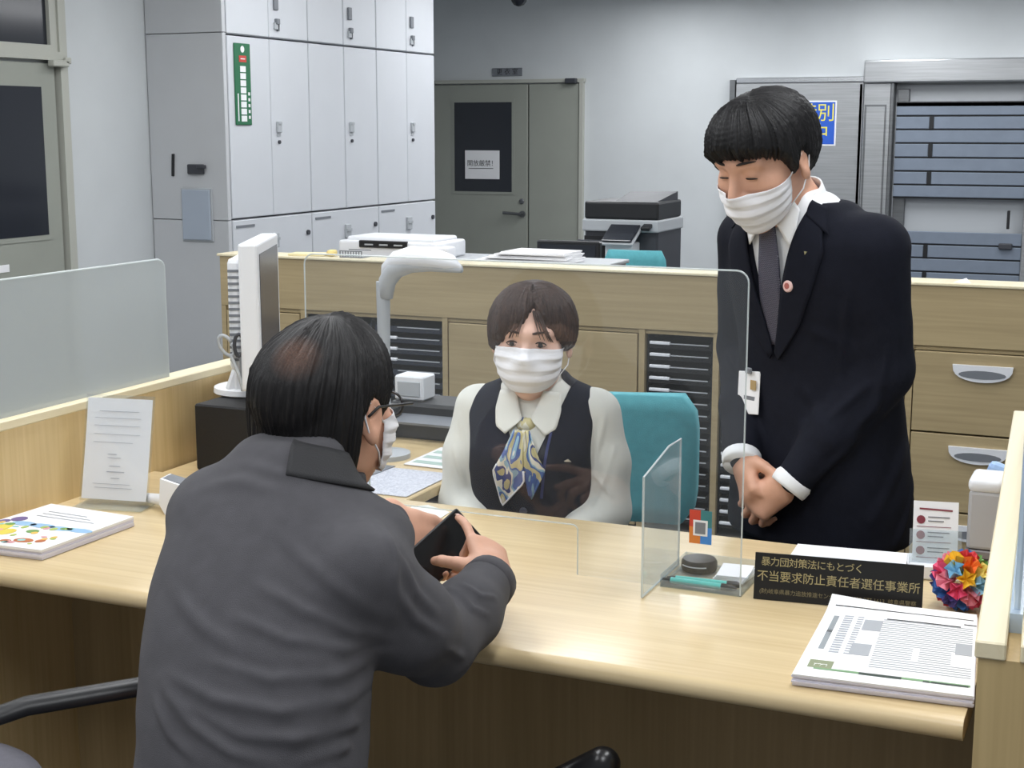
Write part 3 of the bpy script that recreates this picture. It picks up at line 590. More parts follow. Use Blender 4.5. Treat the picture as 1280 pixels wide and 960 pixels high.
q0, q1 = Vector((-.571, 2.309, ZC+.001)), Vector((-.300, 2.343, ZC+.001)); ex = (q1-q0).normalized(); w_ = (q1-q0).length; nb = ex.cross(Vector((0, 0, 1)))
ey = (Vector((0, 0, 1))*.985-nb*.17).normalized(); nf = ex.cross(ey); hq = .078
MB().prism([(0, 0), (w_, 0), (w_, hq), (0, hq)], q0, ex, ey, -nf, .007).build('plate', mat('plaque_black', (22, 21, 20), .3), pq)
MB().prism([(0, 0), (.05, 0), (.02, .06)], q0+ex*(w_*.3)-nf*.008, -nb, (0, 0, 1), ex, w_*.4).build('stand', 'black_plastic', pq)
oq = q0+nf*.0006
text('暴力団対策法にもとづく', .0162, 'gold_ink', pq, oq+ex*.01+ey*.0635, ex, ey, align='LEFT', space=.88, depth=.0004)
text('不当要求防止責任者選任事業所', .0192, 'gold_ink', pq, oq+ex*(w_/2)+ey*.039, ex, ey, space=.97, depth=.0004)
text('(財)岐阜県暴力追放推進センター  TEL 058-277-1613  岐阜県警察', .0092, mat('dim_gold', (130, 120, 90), .5), pq, oq+ex*(w_/2)+ey*.014, ex, ey, space=.97, depth=.0004)
nw = thing('newspaper_stack', 'stack of printed white newspapers on the right end of the counter', 'newspapers', (-.32, 2.15, ZC))
n00, n10, n11, n01 = Vector((-.423, 1.95, 0)), Vector((-.178, 1.967, 0)), Vector((-.212, 2.318, 0)), Vector((-.437, 2.296, 0))
for k in range(7):
    G = []
    for i in range(9):
        row = []
        for j in range(9):
            u, v = i/8, j/8; p = (n00*(1-u)+n10*u)*(1-v)+(n01*(1-u)+n11*u)*v
            z = ZC+.0016+k*.0026+.0025*k/6*math.sin(u*3)*v+.012*(k/6)*max(0, v-.85)/.15*max(0, 1-u*2.2)
            row.append((p.x+.0012*math.sin(k*2.1), p.y+.0015*math.cos(k*1.7), z+.0022))
        G.append(row)
    o_ = MB().grid(G, .0022).build('newspaper', 'white_paper' if k == 6 else 'paper_edge', nw)
def nz_(u, v): 
    p = (n00*(1-u)+n10*u)*(1-v)+(n01*(1-u)+n11*u)*v
    return (p.x+.0012*math.sin(12.6), p.y+.0015*math.cos(10.2), ZC+.0016+6*.0026+.0022+.0025*math.sin(u*3)*v+.012*max(0, v-.85)/.15*max(0, 1-u*2.2)+.0006)
def nprint(rects, n2, m):
    mb = MB()
    for (u0, u1, v0, v1) in rects:
        mb.grid([[nz_(u0+(u1-u0)*i/4, v0+(v1-v0)*j/2) for j in range(3)] for i in range(5)], .0003)
    return tag(mb.build(n2, m, nw), kind='stuff' if len(rects) > 1 else None)
lines = []
for k in range(26):
    v = .18+k*.026
    if v > .80: break
    if .30 < v < .45: lines += [(.40, .63, v, v+.006), (.67, .86, v, v+.006)]
    else: lines += [(.40, .98, v, v+.006)]
nprint(lines, 'text_lines', 'ink_pale')
nprint([(.14, .20, .30+.03*k, .315+.03*k) for k in range(17)]+[(.23, .27, .30+.03*k, .312+.03*k) for k in range(17)], 'index_column', 'ink_pale')
nprint([(.07, .105, .33, .78)], 'side_bar', mat('pr_grey', (150, 156, 160), .8)); nprint([(.07, .105, .50, .6)], 'side_mark', 'ink_black')
for q in [(.28, .40, .62, .76), (.26, .38, .30, .44), (.88, .98, .44, .58)]: nprint([q], 'heading_box', mat('pr_mid', (168, 172, 178), .8))
nprint([(.42, .90, .79, .80), (.05, .98, .90, .907), (.92, 1., .83, .84)], 'rule_dark', 'ink_black')
nprint([(.10, .98, .085, .105)], 'green_rule', mat('pr_dgrn', (120, 158, 116), .7)); nprint([(.36, .60, .08, .105), (.72, .97, .08, .095)], 'dark_banner', mat('pr_dk', (52, 66, 58), .7))
nprint([(.06, .20, .10, .19)], 'photo_block', mat('pr_ph', (140, 148, 118), .7)); nprint([(.09, .17, .12, .15)], 'photo_light', 'white_paper')
# origami ball: paper cones set around a sphere
ob = thing('origami_ball', 'multicoloured folded paper flower ball on the counter', 'origami', (-.248, 2.375, ZC))
oc = Vector((-.246, 2.395, ZC+.050)); cols = [(214, 62, 70), (240, 196, 60), (66, 120, 196), (236, 124, 52), (240, 150, 170), (110, 170, 90), (150, 200, 226), (90, 80, 150), (246, 226, 120), (236, 90, 130)]
om = [mat('fold_%d' % k, cq, .55, bump=0) for k, cq in enumerate(cols)]
N = 34
for k in range(N):
    ph = math.acos(1-2*(k+.5)/N); th = math.pi*(1+5**.5)*k; dv = Vector((math.cos(th)*math.sin(ph), math.sin(th)*math.sin(ph), math.cos(ph)))
    a = dv.orthogonal().normalized(); b = dv.cross(a); Rr = .043; vs = [oc+dv*.014]; n5 = 5; tw = random.random()*6
    for j in range(n5*2):
        q = 2*math.pi*j/(n5*2)+tw; rr = (.018, .010)[j % 2]; hh = (.043, .051)[j % 2]
        vs.append(oc+dv*hh+(a*math.cos(q)+b*math.sin(q))*rr)
    vs.append(oc+dv*.030)
    fs = [(0, 1+(j+1) % 10, 1+j) for j in range(10)]+[(11, 1+j, 1+(j+1) % 10) for j in range(10)]
    MB().add(vs, fs).build('paper_petal', om[k % len(om)], ob)
env = thing('white_envelopes', 'flat pile of blank white envelopes behind the black plaque', 'envelopes', (-.46, 2.6, ZC))
for k in range(4): MB().box((-.47+.003*k, 2.575-.004*(k % 2), ZC+.0022+k*.0035), (.20, .115, .0032), Matrix.Rotation(.06+.02*(k-1), 3, 'Z')).build('envelope', 'white_paper', env)
lf = thing('leaflet_holder', 'clear holder with a white leaflet of dark red dots and lines', 'leaflet holder', (-.31, 2.6, ZC))
b0, b1 = Vector((-.347, 2.545, ZC+.03)), Vector((-.272, 2.560, ZC+.03)); ex = (b1-b0).normalized(); w_ = (b1-b0).length; nb = ex.cross(Vector((0, 0, 1))); ey = (Vector((0, 0, 1))*.95-nb*.3).normalized(); nf = ex.cross(ey)
MB().prism([(0, 0), (w_, 0), (w_, .105), (0, .105)], b0, ex, ey, -nf, .004).build('leaflet', 'white_paper', lf)
MB().prism([(-.006, -.03), (w_+.006, -.03), (w_+.006, .055), (-.006, .055)], b0+nf*.004, ex, ey, nf, .002).build('front_pocket', 'clear_thick', lf)
MB().box((-.31, 2.57, ZC+.014), (.095, .075, .027), Matrix.Rotation(math.atan2(ex.y, ex.x), 3, 'Z'), .003).build('base', 'white_plastic', lf)
mb = MB(); mbl = MB(); red = mat('dark_red', (132, 52, 66), .7)
for k in range(3):
    o_ = b0+nf*.0005; v = .072-k*.027; mb.prism([(.013+.0075*math.cos(q), v+.0075*math.sin(q)) for q in np.linspace(0, 6.283, 15)[:-1]], o_, ex, ey, nf, .0004)
    for dv_ in (.004, -.003): mbl.prism([(.025, v+dv_), (.062-.01*(dv_ < 0), v+dv_), (.062-.01*(dv_ < 0), v+dv_+.002), (.025, v+dv_+.002)], o_, ex, ey, nf, .0004)
    mb.prism([(.006, v-.0125), (w_-.012, v-.0125), (w_-.012, v-.0115), (.006, v-.0115)], o_, ex, ey, nf, .0004)
mb.prism([(.01, .09), (w_-.01, .088), (w_-.01, .091), (.01, .093)], b0+nf*.0005, ex, ey, nf, .0004)
mb.build('red_print', red, lf); mbl.build('text_print', 'ink_grey', lf)
tb = thing('tissue_box', 'tall light grey dispenser box with a white lid beside the partition', 'box', (-.235, 2.62, ZC))
MB().bx(-.262, -.206, 2.585, 2.67, ZC+.05, ZC+.155, .006, 2).build('body', mat('warm_grey', (182, 182, 184), .5), tb)
MB().bx(-.264, -.204, 2.583, 2.672, ZC+.152, ZC+.178, .01, 3).build('lid', 'white_plastic', tb, smooth=True, angle=40)
for k in range(3): MB().bx(-.264, -.204, 2.583, 2.675, ZC+.001+k*.0165, ZC+.016+k*.0165, .002).build('drawer', mat('drawer_grey', (128, 124, 126), .5), tb)
t = thing('blue_tissue', 'pale blue folded tissue lying behind the grey dispenser box', 'tissue', (-.21, 2.72, .70))
MB().box((-.225, 2.72, .86), (.055, .03, .075), Matrix.Rotation(.3, 3, 'Y'), .01, 2).box((-.225, 2.72, .775), (.05, .04, .12), None, .004).build('pack', mat('pale_blue', (160, 190, 232), .6), t)
# --- teller side: black drawer box, monitor, scissors cup, arm lamp, forms, devices
t = thing('cash_box', 'black drawer box under the white monitor', 'box', (-1.82, 2.9, .716))
MB().bx(-2.0, -1.75, 2.725, 3.0, .716, .872, .004).build('case', 'black_soft', t)
MB().bx(-1.752, -1.746, 2.75, 2.98, .73, .86, .002).build('drawer_front', 'black_plastic', t)
mo = thing('teller_monitor', 'white flat monitor with vented back seen from its side on the black box', 'monitor', (-1.93, 2.86, .872), 0)
Mz = Matrix.Rotation(math.radians(25), 3, 'Z'); oc = Vector((-1.922, 2.891, 1.075))
def mbx(mb, a, b, c_, d_, e_, f_, bev=.0, seg=1):      # local: x = screen normal (towards the teller), y = width, z = height
    return mb.box(oc+Mz @ Vector(((a+b)/2, (c_+d_)/2, (e_+f_)/2)), (b-a, d_-c_, f_-e_), Mz, bev, seg)
mbx(MB(), -.02, .024, -.17, .17, -.165, .170, .006, 2).build('bezel', 'white_plastic', mo)
mbx(MB(), .0235, .0255, -.145, .145, -.135, .145).build('screen', mat('screen_grey', (70, 72, 82), .25), mo)
mbx(MB(), -.052, -.018, -.135, .135, -.125, .135, .012, 2).build('back_shell', 'white_plastic', mo)
mb = MB()
for k in range(15): mbx(mb, -.05, -.022, -.1365, -.1345, -.10+k*.0145, -.094+k*.0145)
mb.build('vent_slots', 'mid_grey', mo)
mb = mbx(MB(), -.06, .0, -.04, .04, -.20, -.10, .006).box((-1.965, 2.875, .92), (.05, .075, .09), Mz @ Matrix.Rotation(.35, 3, 'Y'), .008)
mb.build('neck', 'white_plastic', mo)
MB().lathe([(.085, 0), (.09, .004), (.088, .016), (.06, .022)], tuple(atz(314, 483, .886)-Vector((0, 0, .0135))), 36).build('foot', 'white_plastic', mo, smooth=True, angle=50)
cp = thing('scissors', 'grey handled scissors standing behind the white monitor', 'scissors', (-1.87, 2.765, .874))
def ring(c_, a, b, ru, rv, r): c_, a, b = map(Vector, (c_, a, b)); return [c_+a*ru*math.cos(q)+b*rv*math.sin(q) for q in np.linspace(0, 2*math.pi, 17)]
c1 = aty(283, 432, 2.735); c2 = aty(299, 432, 2.738); RX = Vector((.9156, .402, 0))
MB().tube(ring(c1, (RX*.86+Vector((0, 0, .5))), (-RX*.5+Vector((0, 0, .86))), .014, .026, .004), .0042, 8).build('handle', 'light_grey', cp, smooth=True)
MB().tube(ring(c2, RX, (0, 0, 1), .011, .026, .004), .0042, 8).build('handle', 'dark_grey', cp, smooth=True)
MB().tube([c1+Vector((.012, 0, -.024)), aty(299, 468, 2.735), aty(304, 489, 2.735)], [.004, .005, .003], 8).build('blade', 'light_grey', cp)
MB().tube([c2+Vector((.004, 0, -.026)), aty(302, 466, 2.738), aty(303, 489, 2.738)], [.004, .005, .003], 8).build('blade', 'mid_grey', cp)
al = thing('arm_lamp', 'white arched desk lamp head on a grey pole on the teller desk', 'lamp', (-1.66, 3.02, .716))
bx_, by_ = -1.660, 3.02
MB().lathe([(.06, 0), (.06, .012), (.02, .02)], (bx_, by_, .716), 28).build('base', 'light_grey', al, smooth=True, angle=40)
zt2 = aty(482, 352, by_).z
MB().tube([(bx_, by_, .73), (bx_, by_, .95), (bx_, by_, zt2)], [.0145, .0145, .017], 14).build('pole', 'light_grey', al, smooth=True, angle=40)
pix = [(482, 372), (484, 352), (494, 336), (512, 329), (538, 329), (560, 333), (577, 338)]
path = [aty(x, y, by_-.0008*(x-482)) for x, y in pix]
MB().tube(path, [.017, .021, .024, .023, .019, .014, .006], 14, flat=(1., 1.)).build('arm', mat('lamp_grey', (188, 192, 196), .4), al, smooth=True)
pix = [(478, 350), (484, 336), (497, 326), (515, 322), (540, 323), (562, 328), (577, 335)]
path = [aty(x, y, by_-.0008*(x-482)) for x, y in pix]
MB().tube(path, [.004, .016, .024, .027, .025, .019, .004], 16).build('head_cover', 'white_plastic', al, smooth=True)
t = thing('form_tray', 'printed forms under clear film on the teller desk', 'forms', (-1.5, 2.85, .716))
def sheet(par, P, z, n2, m, th=.0015): 
    P = [Vector(p) for p in P]; MB().add([(p.x, p.y, z) for p in P]+[(p.x, p.y, z+th) for p in P], [(3, 2, 1, 0), (4, 5, 6, 7), (0, 1, 5, 4), (1, 2, 6, 5), (2, 3, 7, 6), (3, 0, 4, 7)]).build(n2, m, par)
speck = mat('speckled_form', (222, 224, 232), .5, rgb2=(176, 180, 194), vscale=220)
sheet(t, [(-1.60, 2.69), (-1.43, 2.69), (-1.43, 2.92), (-1.60, 2.92)], .717, 'form', speck)
sheet(t, [(-1.735, 2.70), (-1.63, 2.69), (-1.63, 2.94), (-1.735, 2.94)], .717, 'form', speck)
sheet(t, [(-1.625, 2.69), (-1.60, 2.69), (-1.585, 2.93), (-1.61, 2.93)], .7188, 'divider', 'mid_grey')
sheet(t, [(-1.58, 2.96), (-1.43, 2.955), (-1.43, 3.16), (-1.58, 3.16)], .7175, 'form', 'white_paper')
for k in range(3): sheet(t, [(-1.57, 2.985+k*.055), (-1.44, 2.978+k*.055), (-1.44, 3.005+k*.055), (-1.57, 3.01+k*.055)], .7192, 'green_band', mat('green_band', (176, 200, 190), .7), .0004)
t = thing('desk_printer', 'low black slip printer with grey paper tray on the teller desk', 'printer', (-1.6, 3.3, .716))
MB().bx(-1.79, -1.44, 3.23, 3.40, .716, .76, .006).build('body', 'dark_grey', t)
MB().bx(-1.79, -1.44, 3.27, 3.41, .76, .80, .008).build('cover', 'black_plastic', t)
MB().box((-1.61, 3.235, .766), (.28, .07, .006), Matrix.Rotation(.12, 3, 'X')).build('paper_tray', 'mid_grey', t)
MB().bx(-1.79, -1.74, 3.20, 3.26, .716, .80, .006).build('side_block', 'black_plastic', t)
t = thing('white_mouse', 'white wireless mouse next to the teller behind her sleeve', 'mouse', (-1.50, 3.2, .716))
MB().lathe([(.0, .0), (.03, .002), (.033, .012), (.024, .024), (.0, .03)], (-1.52, 3.19, .719), 20).build('shell', 'white_plastic', t, smooth=True)
t = thing('small_white_box', 'small white plastic box on the black desk printer', 'box', (-1.745, 3.33, .801))
MB().bx(-1.785, -1.700, 3.30, 3.37, .801, .865, .004).build('case', 'white_plastic', t)
MB().bx(-1.775, -1.71, 3.297, 3.301, .812, .85, .001).build('window', 'light_grey', t)
t = thing('counter_slip', 'small pale printed slip of paper on the counter beside the smartphone', 'paper', (-1.35, 2.55, ZC))
P = [atz(497, 647, ZC), atz(548, 650, ZC), atz(562, 641, ZC), atz(535, 632, ZC), atz(515, 634, ZC)]
MB().prism([(p.x, p.y) for p in P], (0, 0, ZC+.0006), (1, 0, 0), (0, 1, 0), (0, 0, 1), .001).build('slip', mat('slip_paper', (226, 230, 226), .7), t)
office_chair('teal office chair with rounded back under the woman in the vest', -1.12, 3.03, math.radians(193), .862, .42)
# ================================================================== PEOPLE: implicit-surface modelling
def rotm(ax, deg):
    return np.array(Matrix.Rotation(math.radians(deg), 3, ax))
def smin(a, b, k):
    if k <= 0: return np.minimum(a, b)
    h = np.clip(.5+.5*(b-a)/k, 0, 1); return b*(1-h)+a*h-k*h*(1-h)
class Prim:
    """one implicit shape: bounds (lo, hi) and fn(points)->distance; mode u/s; smoothness k"""
    def __init__(s, fn, lo, hi, k=.01, mode='u'): s.fn, s.lo, s.hi, s.k, s.mode = fn, np.array(lo, float), np.array(hi, float), k, mode
def cone(a, b, ra, rb, k=.012, mode='u', sq=None):
    """tapered capsule a->b"""
    a, b = np.array(a, float), np.array(b, float); d = b-a; L2 = max(d@d, 1e-12); R = max(ra, rb)
    def fn(P):
        t = np.clip((P-a)@d/L2, 0, 1); q = P-a-t[..., None]*d
        return np.sqrt((q*q).sum(-1))-(ra+(rb-ra)*t)
    return Prim(fn, np.minimum(a, b)-R, np.maximum(a, b)+R, k, mode)
def ell(c, r, k=.012, mode='u', rot=None):
    c, r = np.array(c, float), np.array(r, float); M = np.eye(3) if rot is None else rot; R = np.full(3, r.max()) if rot is not None else r
    def fn(P):
        q = (P-c)@M; k0 = np.sqrt(((q/r)**2).sum(-1)); k1 = np.sqrt(((q/(r*r))**2).sum(-1))+1e-9
        return k0*(k0-1)/k1
    return Prim(fn, c-R, c+R, k, mode)
def rbox(c, h, rd, k=.008, mode='u', rot=None):
    c, h = np.array(c, float), np.array(h, float)-rd; M = np.eye(3) if rot is None else rot; R = np.abs(M)@(h+rd)
    def fn(P):
        q = np.abs((P-c)@M)-h; return np.sqrt((np.maximum(q, 0)**2).sum(-1))+np.minimum(q.max(-1), 0)-rd
    return Prim(fn, c-R, c+R, k, mode)
def loft(secs, k=.02, ex=2.3, mode='u', grow=0.):
    """stack of oval sections (z, cx, cy, rx, ry), smooth in between"""
    S = np.array(secs, float); z = S[:, 0]
    zz = np.linspace(z[0], z[-1], 80); A = [np.interp(zz, z, S[:, i]) for i in range(1, 5)]
    ker = np.hanning(13); ker /= ker.sum(); A = [np.convolve(np.pad(a, 6, 'edge'), ker, 'valid') for a in A]
    A[2] = A[2]+grow; A[3] = A[3]+grow
    def fn(P):
        q = P[..., 2]; cx, cy, rx, ry = [np.interp(q, zz, a) for a in A]
        u = np.abs((P[..., 0]-cx)/rx); v = np.abs((P[..., 1]-cy)/ry)
        d = ((u**ex+v**ex)**(1/ex)-1)*np.minimum(rx, ry)
        e = np.maximum(z[0]-grow-q, q-z[-1]-grow); return smin_max(d, e, .02)
    rm = max(A[2].max(), A[3].max())
    return Prim(fn, (min(A[0])-rm, min(A[1])-rm, z[0]-grow), (max(A[0])+rm, max(A[1])+rm, z[-1]+grow), k, mode)
def smin_max(a, b, k): return -smin(-a, -b, k)
def xf(prim, M, t):
    """move a prim made in a local frame: world = M @ local + t"""
    M, t = np.array(M, float), np.array(t, float); f0 = prim.fn
    cs = np.array([[x, y, z] for x in (prim.lo[0], prim.hi[0]) for y in (prim.lo[1], prim.hi[1]) for z in (prim.lo[2], prim.hi[2])])@M.T+t
    return Prim(lambda P: f0((P-t)@M), cs.min(0), cs.max(0), prim.k, prim.mode)
def offset(prims, d):
    out = []
    for p in prims:
        if p.mode == 's': continue
        out.append(Prim((lambda f: (lambda P: f(P)-d))(p.fn), p.lo-d, p.hi+d, p.k, p.mode))
    return out
def ev(prims, P):
    F = np.full(P.shape[:-1], .5)
    for p in prims:
        if p.mode == 'u': F = smin(F, p.fn(P), p.k)
        elif p.mode == 's': F = -smin(-F, p.fn(P), p.k)
        else: F = smin_max(F, p.fn(P), p.k)
    return F
def mesh_sdf(prims, step, pad=.02, lo=None, hi=None):
    us = [p for p in prims if p.mode == 'u']
    L = np.min([p.lo for p in us], 0)-pad if lo is None else np.array(lo); H = np.max([p.hi for p in us], 0)+pad if hi is None else np.array(hi)
    ax = [np.arange(L[i], H[i]+step, step) for i in range(3)]
    F = np.full([len(a) for a in ax], .5, np.float32)
    for p in prims:
        m = p.k+2.5*step
        if p.mode == 'i': sl = [slice(0, len(a)) for a in ax]
        else: sl = [slice(max(0, np.searchsorted(ax[i], p.lo[i]-m)), np.searchsorted(ax[i], p.hi[i]+m)) for i in range(3)]
        if any(s.stop <= s.start for s in sl): continue
        G = np.stack(np.meshgrid(*[ax[i][sl[i]] for i in range(3)], indexing='ij'), -1)
        f = p.fn(G); A = F[tuple(sl)]
        F[tuple(sl)] = smin(A, f, p.k) if p.mode == 'u' else (-smin(-A, f, p.k) if p.mode == 's' else smin_max(A, f, p.k))
    return surface_nets(F, L, step)
def surface_nets(F, origin, step):
    S = F < 0; nx, ny, nz = F.shape
    c = np.zeros((nx-1, ny-1, nz-1), np.uint8)
    for dx in (0, 1):
        for dy in (0, 1):
            for dz in (0, 1): c += S[dx:nx-1+dx, dy:ny-1+dy, dz:nz-1+dz]
    act = np.argwhere((c > 0) & (c < 8)); I, J, K = act.T
    vid = np.full(c.shape, -1, np.int32); vid[I, J, K] = np.arange(len(act))
    acc = np.zeros((len(act), 3)); cnt = np.zeros(len(act))
    corners = [(a, b, d) for a in (0, 1) for b in (0, 1) for d in (0, 1)]
    val = {q: F[I+q[0], J+q[1], K+q[2]].astype(float) for q in corners}
    for q in corners:
        for a in range(3):
            if q[a] == 0:
                r = list(q); r[a] = 1; r = tuple(r); f0, f1 = val[q], val[r]; x = (f0 < 0) != (f1 < 0)
                t = np.where(x, f0/np.where(f0-f1 == 0, 1, f0-f1), 0)
                p = np.tile(np.array(q, float), (len(act), 1)); p[:, a] += t
                acc[x] += p[x]; cnt[x] += 1
    V = (act+acc/cnt[:, None])*step+np.array(origin)
    quads = []
    for a in range(3):
        b, d = (a+1) % 3, (a+2) % 3
        s0 = [slice(None)]*3; s1 = [slice(None)]*3; s0[a] = slice(0, -1); s1[a] = slice(1, None)
        A, B = S[tuple(s0)], S[tuple(s1)]; E = np.argwhere(A != B)
        ok = (E[:, b] > 0) & (E[:, d] > 0) & (E[:, b] < F.shape[b]-1) & (E[:, d] < F.shape[d]-1); E = E[ok]
        if not len(E): continue
        ins = A[tuple(E.T)]; q = []
        for (ob, od) in ((-1, -1), (0, -1), (0, 0), (-1, 0)):
            e = E.copy(); e[:, b] += ob; e[:, d] += od; q.append(vid[tuple(e.T)])
        q = np.stack(q, 1); q[~ins] = q[~ins][:, ::-1]; quads.append(q)
    return V, np.concatenate(quads)
def vnormals(V, Q):
    n = np.cross(V[Q[:, 2]]-V[Q[:, 0]], V[Q[:, 3]]-V[Q[:, 1]]); N = np.zeros_like(V)
    for i in range(4): np.add.at(N, Q[:, i], n)
    return N/(np.linalg.norm(N, axis=1, keepdims=True)+1e-12)
def relax(V, Q, it=2, lam=.5):
    for _ in range(it):
        A = np.zeros_like(V); c = np.zeros(len(V))
        for i in range(4):
            for j in ((i+1) % 4, (i+3) % 4): np.add.at(A, Q[:, i], V[Q[:, j]]); np.add.at(c, Q[:, i], 1)
        V = V+(A/c[:, None]-V)*lam
    return V
def soft(name, prims, step, m, parent, it=2, disp=None, lo=None, hi=None):
    V, Q = mesh_sdf(prims, step, lo=lo, hi=hi); V = relax(V, Q, it)
    if disp is not None: V = V+vnormals(V, Q)*disp(V)[:, None]
    me = bpy.data.meshes.new(name); me.vertices.add(len(V)); me.vertices.foreach_set('co', V.astype(np.float32).ravel())
    me.loops.add(len(Q)*4); me.loops.foreach_set('vertex_index', Q.astype(np.int32).ravel()); me.polygons.add(len(Q))
    me.polygons.foreach_set('loop_start', np.arange(0, len(Q)*4, 4, dtype=np.int32)); me.update(calc_edges=True); me.validate()
    return put(name, me, m, parent, True)
def local(mb, name, m, parent, smooth=False, angle=None): return mb.build(name, m, parent, smooth, world=False, angle=angle)
def drape(prims, P, D, off=0., far=.25, n=60):
    """points P pushed along D until they meet the surface of prims (+off)"""
    P = np.asarray(P, float); D = np.asarray(D, float)/np.linalg.norm(D); t = np.zeros(P.shape[:-1]); X = P-D*far; tot = np.zeros(P.shape[:-1])
    for _ in range(n):
        f = ev(prims, X)-off; st = np.clip(f*.8, -.02, .03); X = X+D*st[..., None]
    return X
def strip(prims, left, right, D, off, nr=10, nc=5):
    """sheet between two polylines (same number of points), pressed on the surface along D"""
    left, right = np.array(left, float), np.array(right, float); t = np.linspace(0, 1, nr); s = np.linspace(0, 1, len(left))
    l = np.stack([np.interp(t, s, left[:, i]) for i in range(3)], 1); r = np.stack([np.interp(t, s, right[:, i]) for i in range(3)], 1)
    G = l[:, None, :]*(1-np.linspace(0, 1, nc))[None, :, None]+r[:, None, :]*np.linspace(0, 1, nc)[None, :, None]
    return drape(prims, G, D, off)
def folds(segs):
    """cloth folds: list of (a, b, width, height) ridges with a valley beside each"""
    segs = [(np.array(a), np.array(b), w, h) for a, b, w, h in segs]
    def fn(V):
        out = np.zeros(len(V))
        for a, b, w, h in segs:
            d = b-a; t = np.clip((V-a)@d/(d@d), 0, 1); q = np.linalg.norm(V-a-t[:, None]*d, axis=1)/w
            fade = np.sin(np.clip(t*.9+.05, 0, 1)*math.pi)**.6
            out += h*fade*np.cos(np.clip(q, 0, 3)*1.9)*np.exp(-(q*.95)**2)
        return out
    return fn
def fold_lines(lines):
    """folds along polylines: (points, width, height)"""
    lines = [(np.array(p, float), w, h) for p, w, h in lines]
    def fn(V):
        out = np.zeros(len(V))
        for P, w, h in lines:
            best = np.full(len(V), 9.); tt = np.zeros(len(V)); n = len(P)-1
            for i in range(n):
                a, d = P[i], P[i+1]-P[i]; t = np.clip((V-a)@d/(d@d+1e-12), 0, 1); q = np.linalg.norm(V-a-t[:, None]*d, axis=1)
                m = q < best; best[m] = q[m]; tt[m] = (i+t[m])/n
            q = best/w; fade = np.sin(np.clip(tt*.96+.02, 0, 1)*math.pi)**.8
            out += h*fade*np.cos(np.clip(q, 0, 3)*1.7)*np.exp(-(q*.9)**2)
        return out
    return fn
def wob(amp, freq, seed, n=10, stretch=(1, 1, 1)):
    r = np.random.default_rng(seed); K = r.normal(size=(n, 3)); K /= np.linalg.norm(K, axis=1, keepdims=True); K = K*freq*r.uniform(.6, 1.6, (n, 1))*np.array(stretch); ph = r.uniform(0, 6.28, n)
    return lambda V: amp*np.sin(V@K.T+ph).sum(1)/math.sqrt(n)
# ---- head (local: +y face, +z up, origin mid-head; chin -.115, crown +.115)
def head_prims(M, t, s=1., jaw=1.):
    p = [ell((0, -.014, .030), (.0765, .096, .086), 0), ell((0, .022, -.030), (.064*jaw, .068, .084), .03),
         cone((0, .030, -.062), (0, .060, -.094), .046*jaw, .022, .03), ell((-.046*jaw, .050, -.018), (.024, .026, .024), .02), ell((.046*jaw, .050, -.018), (.024, .026, .024), .02),
         cone((-.045, .068, .030), (0, .079, .030), .011, .012, .015), cone((.045, .068, .030), (0, .079, .030), .011, .012, .015),
         ell((-.031, .095, .010), (.019, .014, .012), .010, 's'), ell((.031, .095, .010), (.019, .014, .012), .010, 's'),
         ell((-.031, .0705, .009), (.0145, .014, .013), .004), ell((.031, .0705, .009), (.0145, .014, .013), .004),
         cone((0, .083, .020), (0, .103, -.024), .0075, .0125, .010), ell((-.013, .093, -.029), (.009, .010, .008), .006), ell((.013, .093, -.029), (.009, .010, .008), .006),
         ell((0, .088, -.060), (.024, .010, .008), .008)]
    for sx in (-1, 1):
        R = rotm('Z', sx*-22)
        p += [ell((sx*.081, -.008, .002), (.0075, .019, .033), .004, 'u', R), ell((sx*.083, -.005, -.024), (.007, .011, .013), .004), ell((sx*.089, -.003, .006), (.0045, .010, .019), .004, 's', R)]
    out = []
    for q in p:
        f = q.fn; out.append(xf(Prim((lambda f: lambda P: f(P/s)*s)(f), q.lo*s, q.hi*s, q.k*s, q.mode), M, t))
    return out
def HP(M, t, s, *p): return np.array(t)+np.array(M)@(np.array(p, float)*s)
def radius(prims, c, D):
    """distance from c to the outer surface of prims along unit directions D"""
    rr = np.linspace(.2, .03, 90); R = np.full(D.shape[:-1], .03); done = np.zeros(D.shape[:-1], bool)
    for r in rr:
        hit = (ev(prims, c+D*r) < 0) & ~done; R[hit] = r; done |= hit
    return R
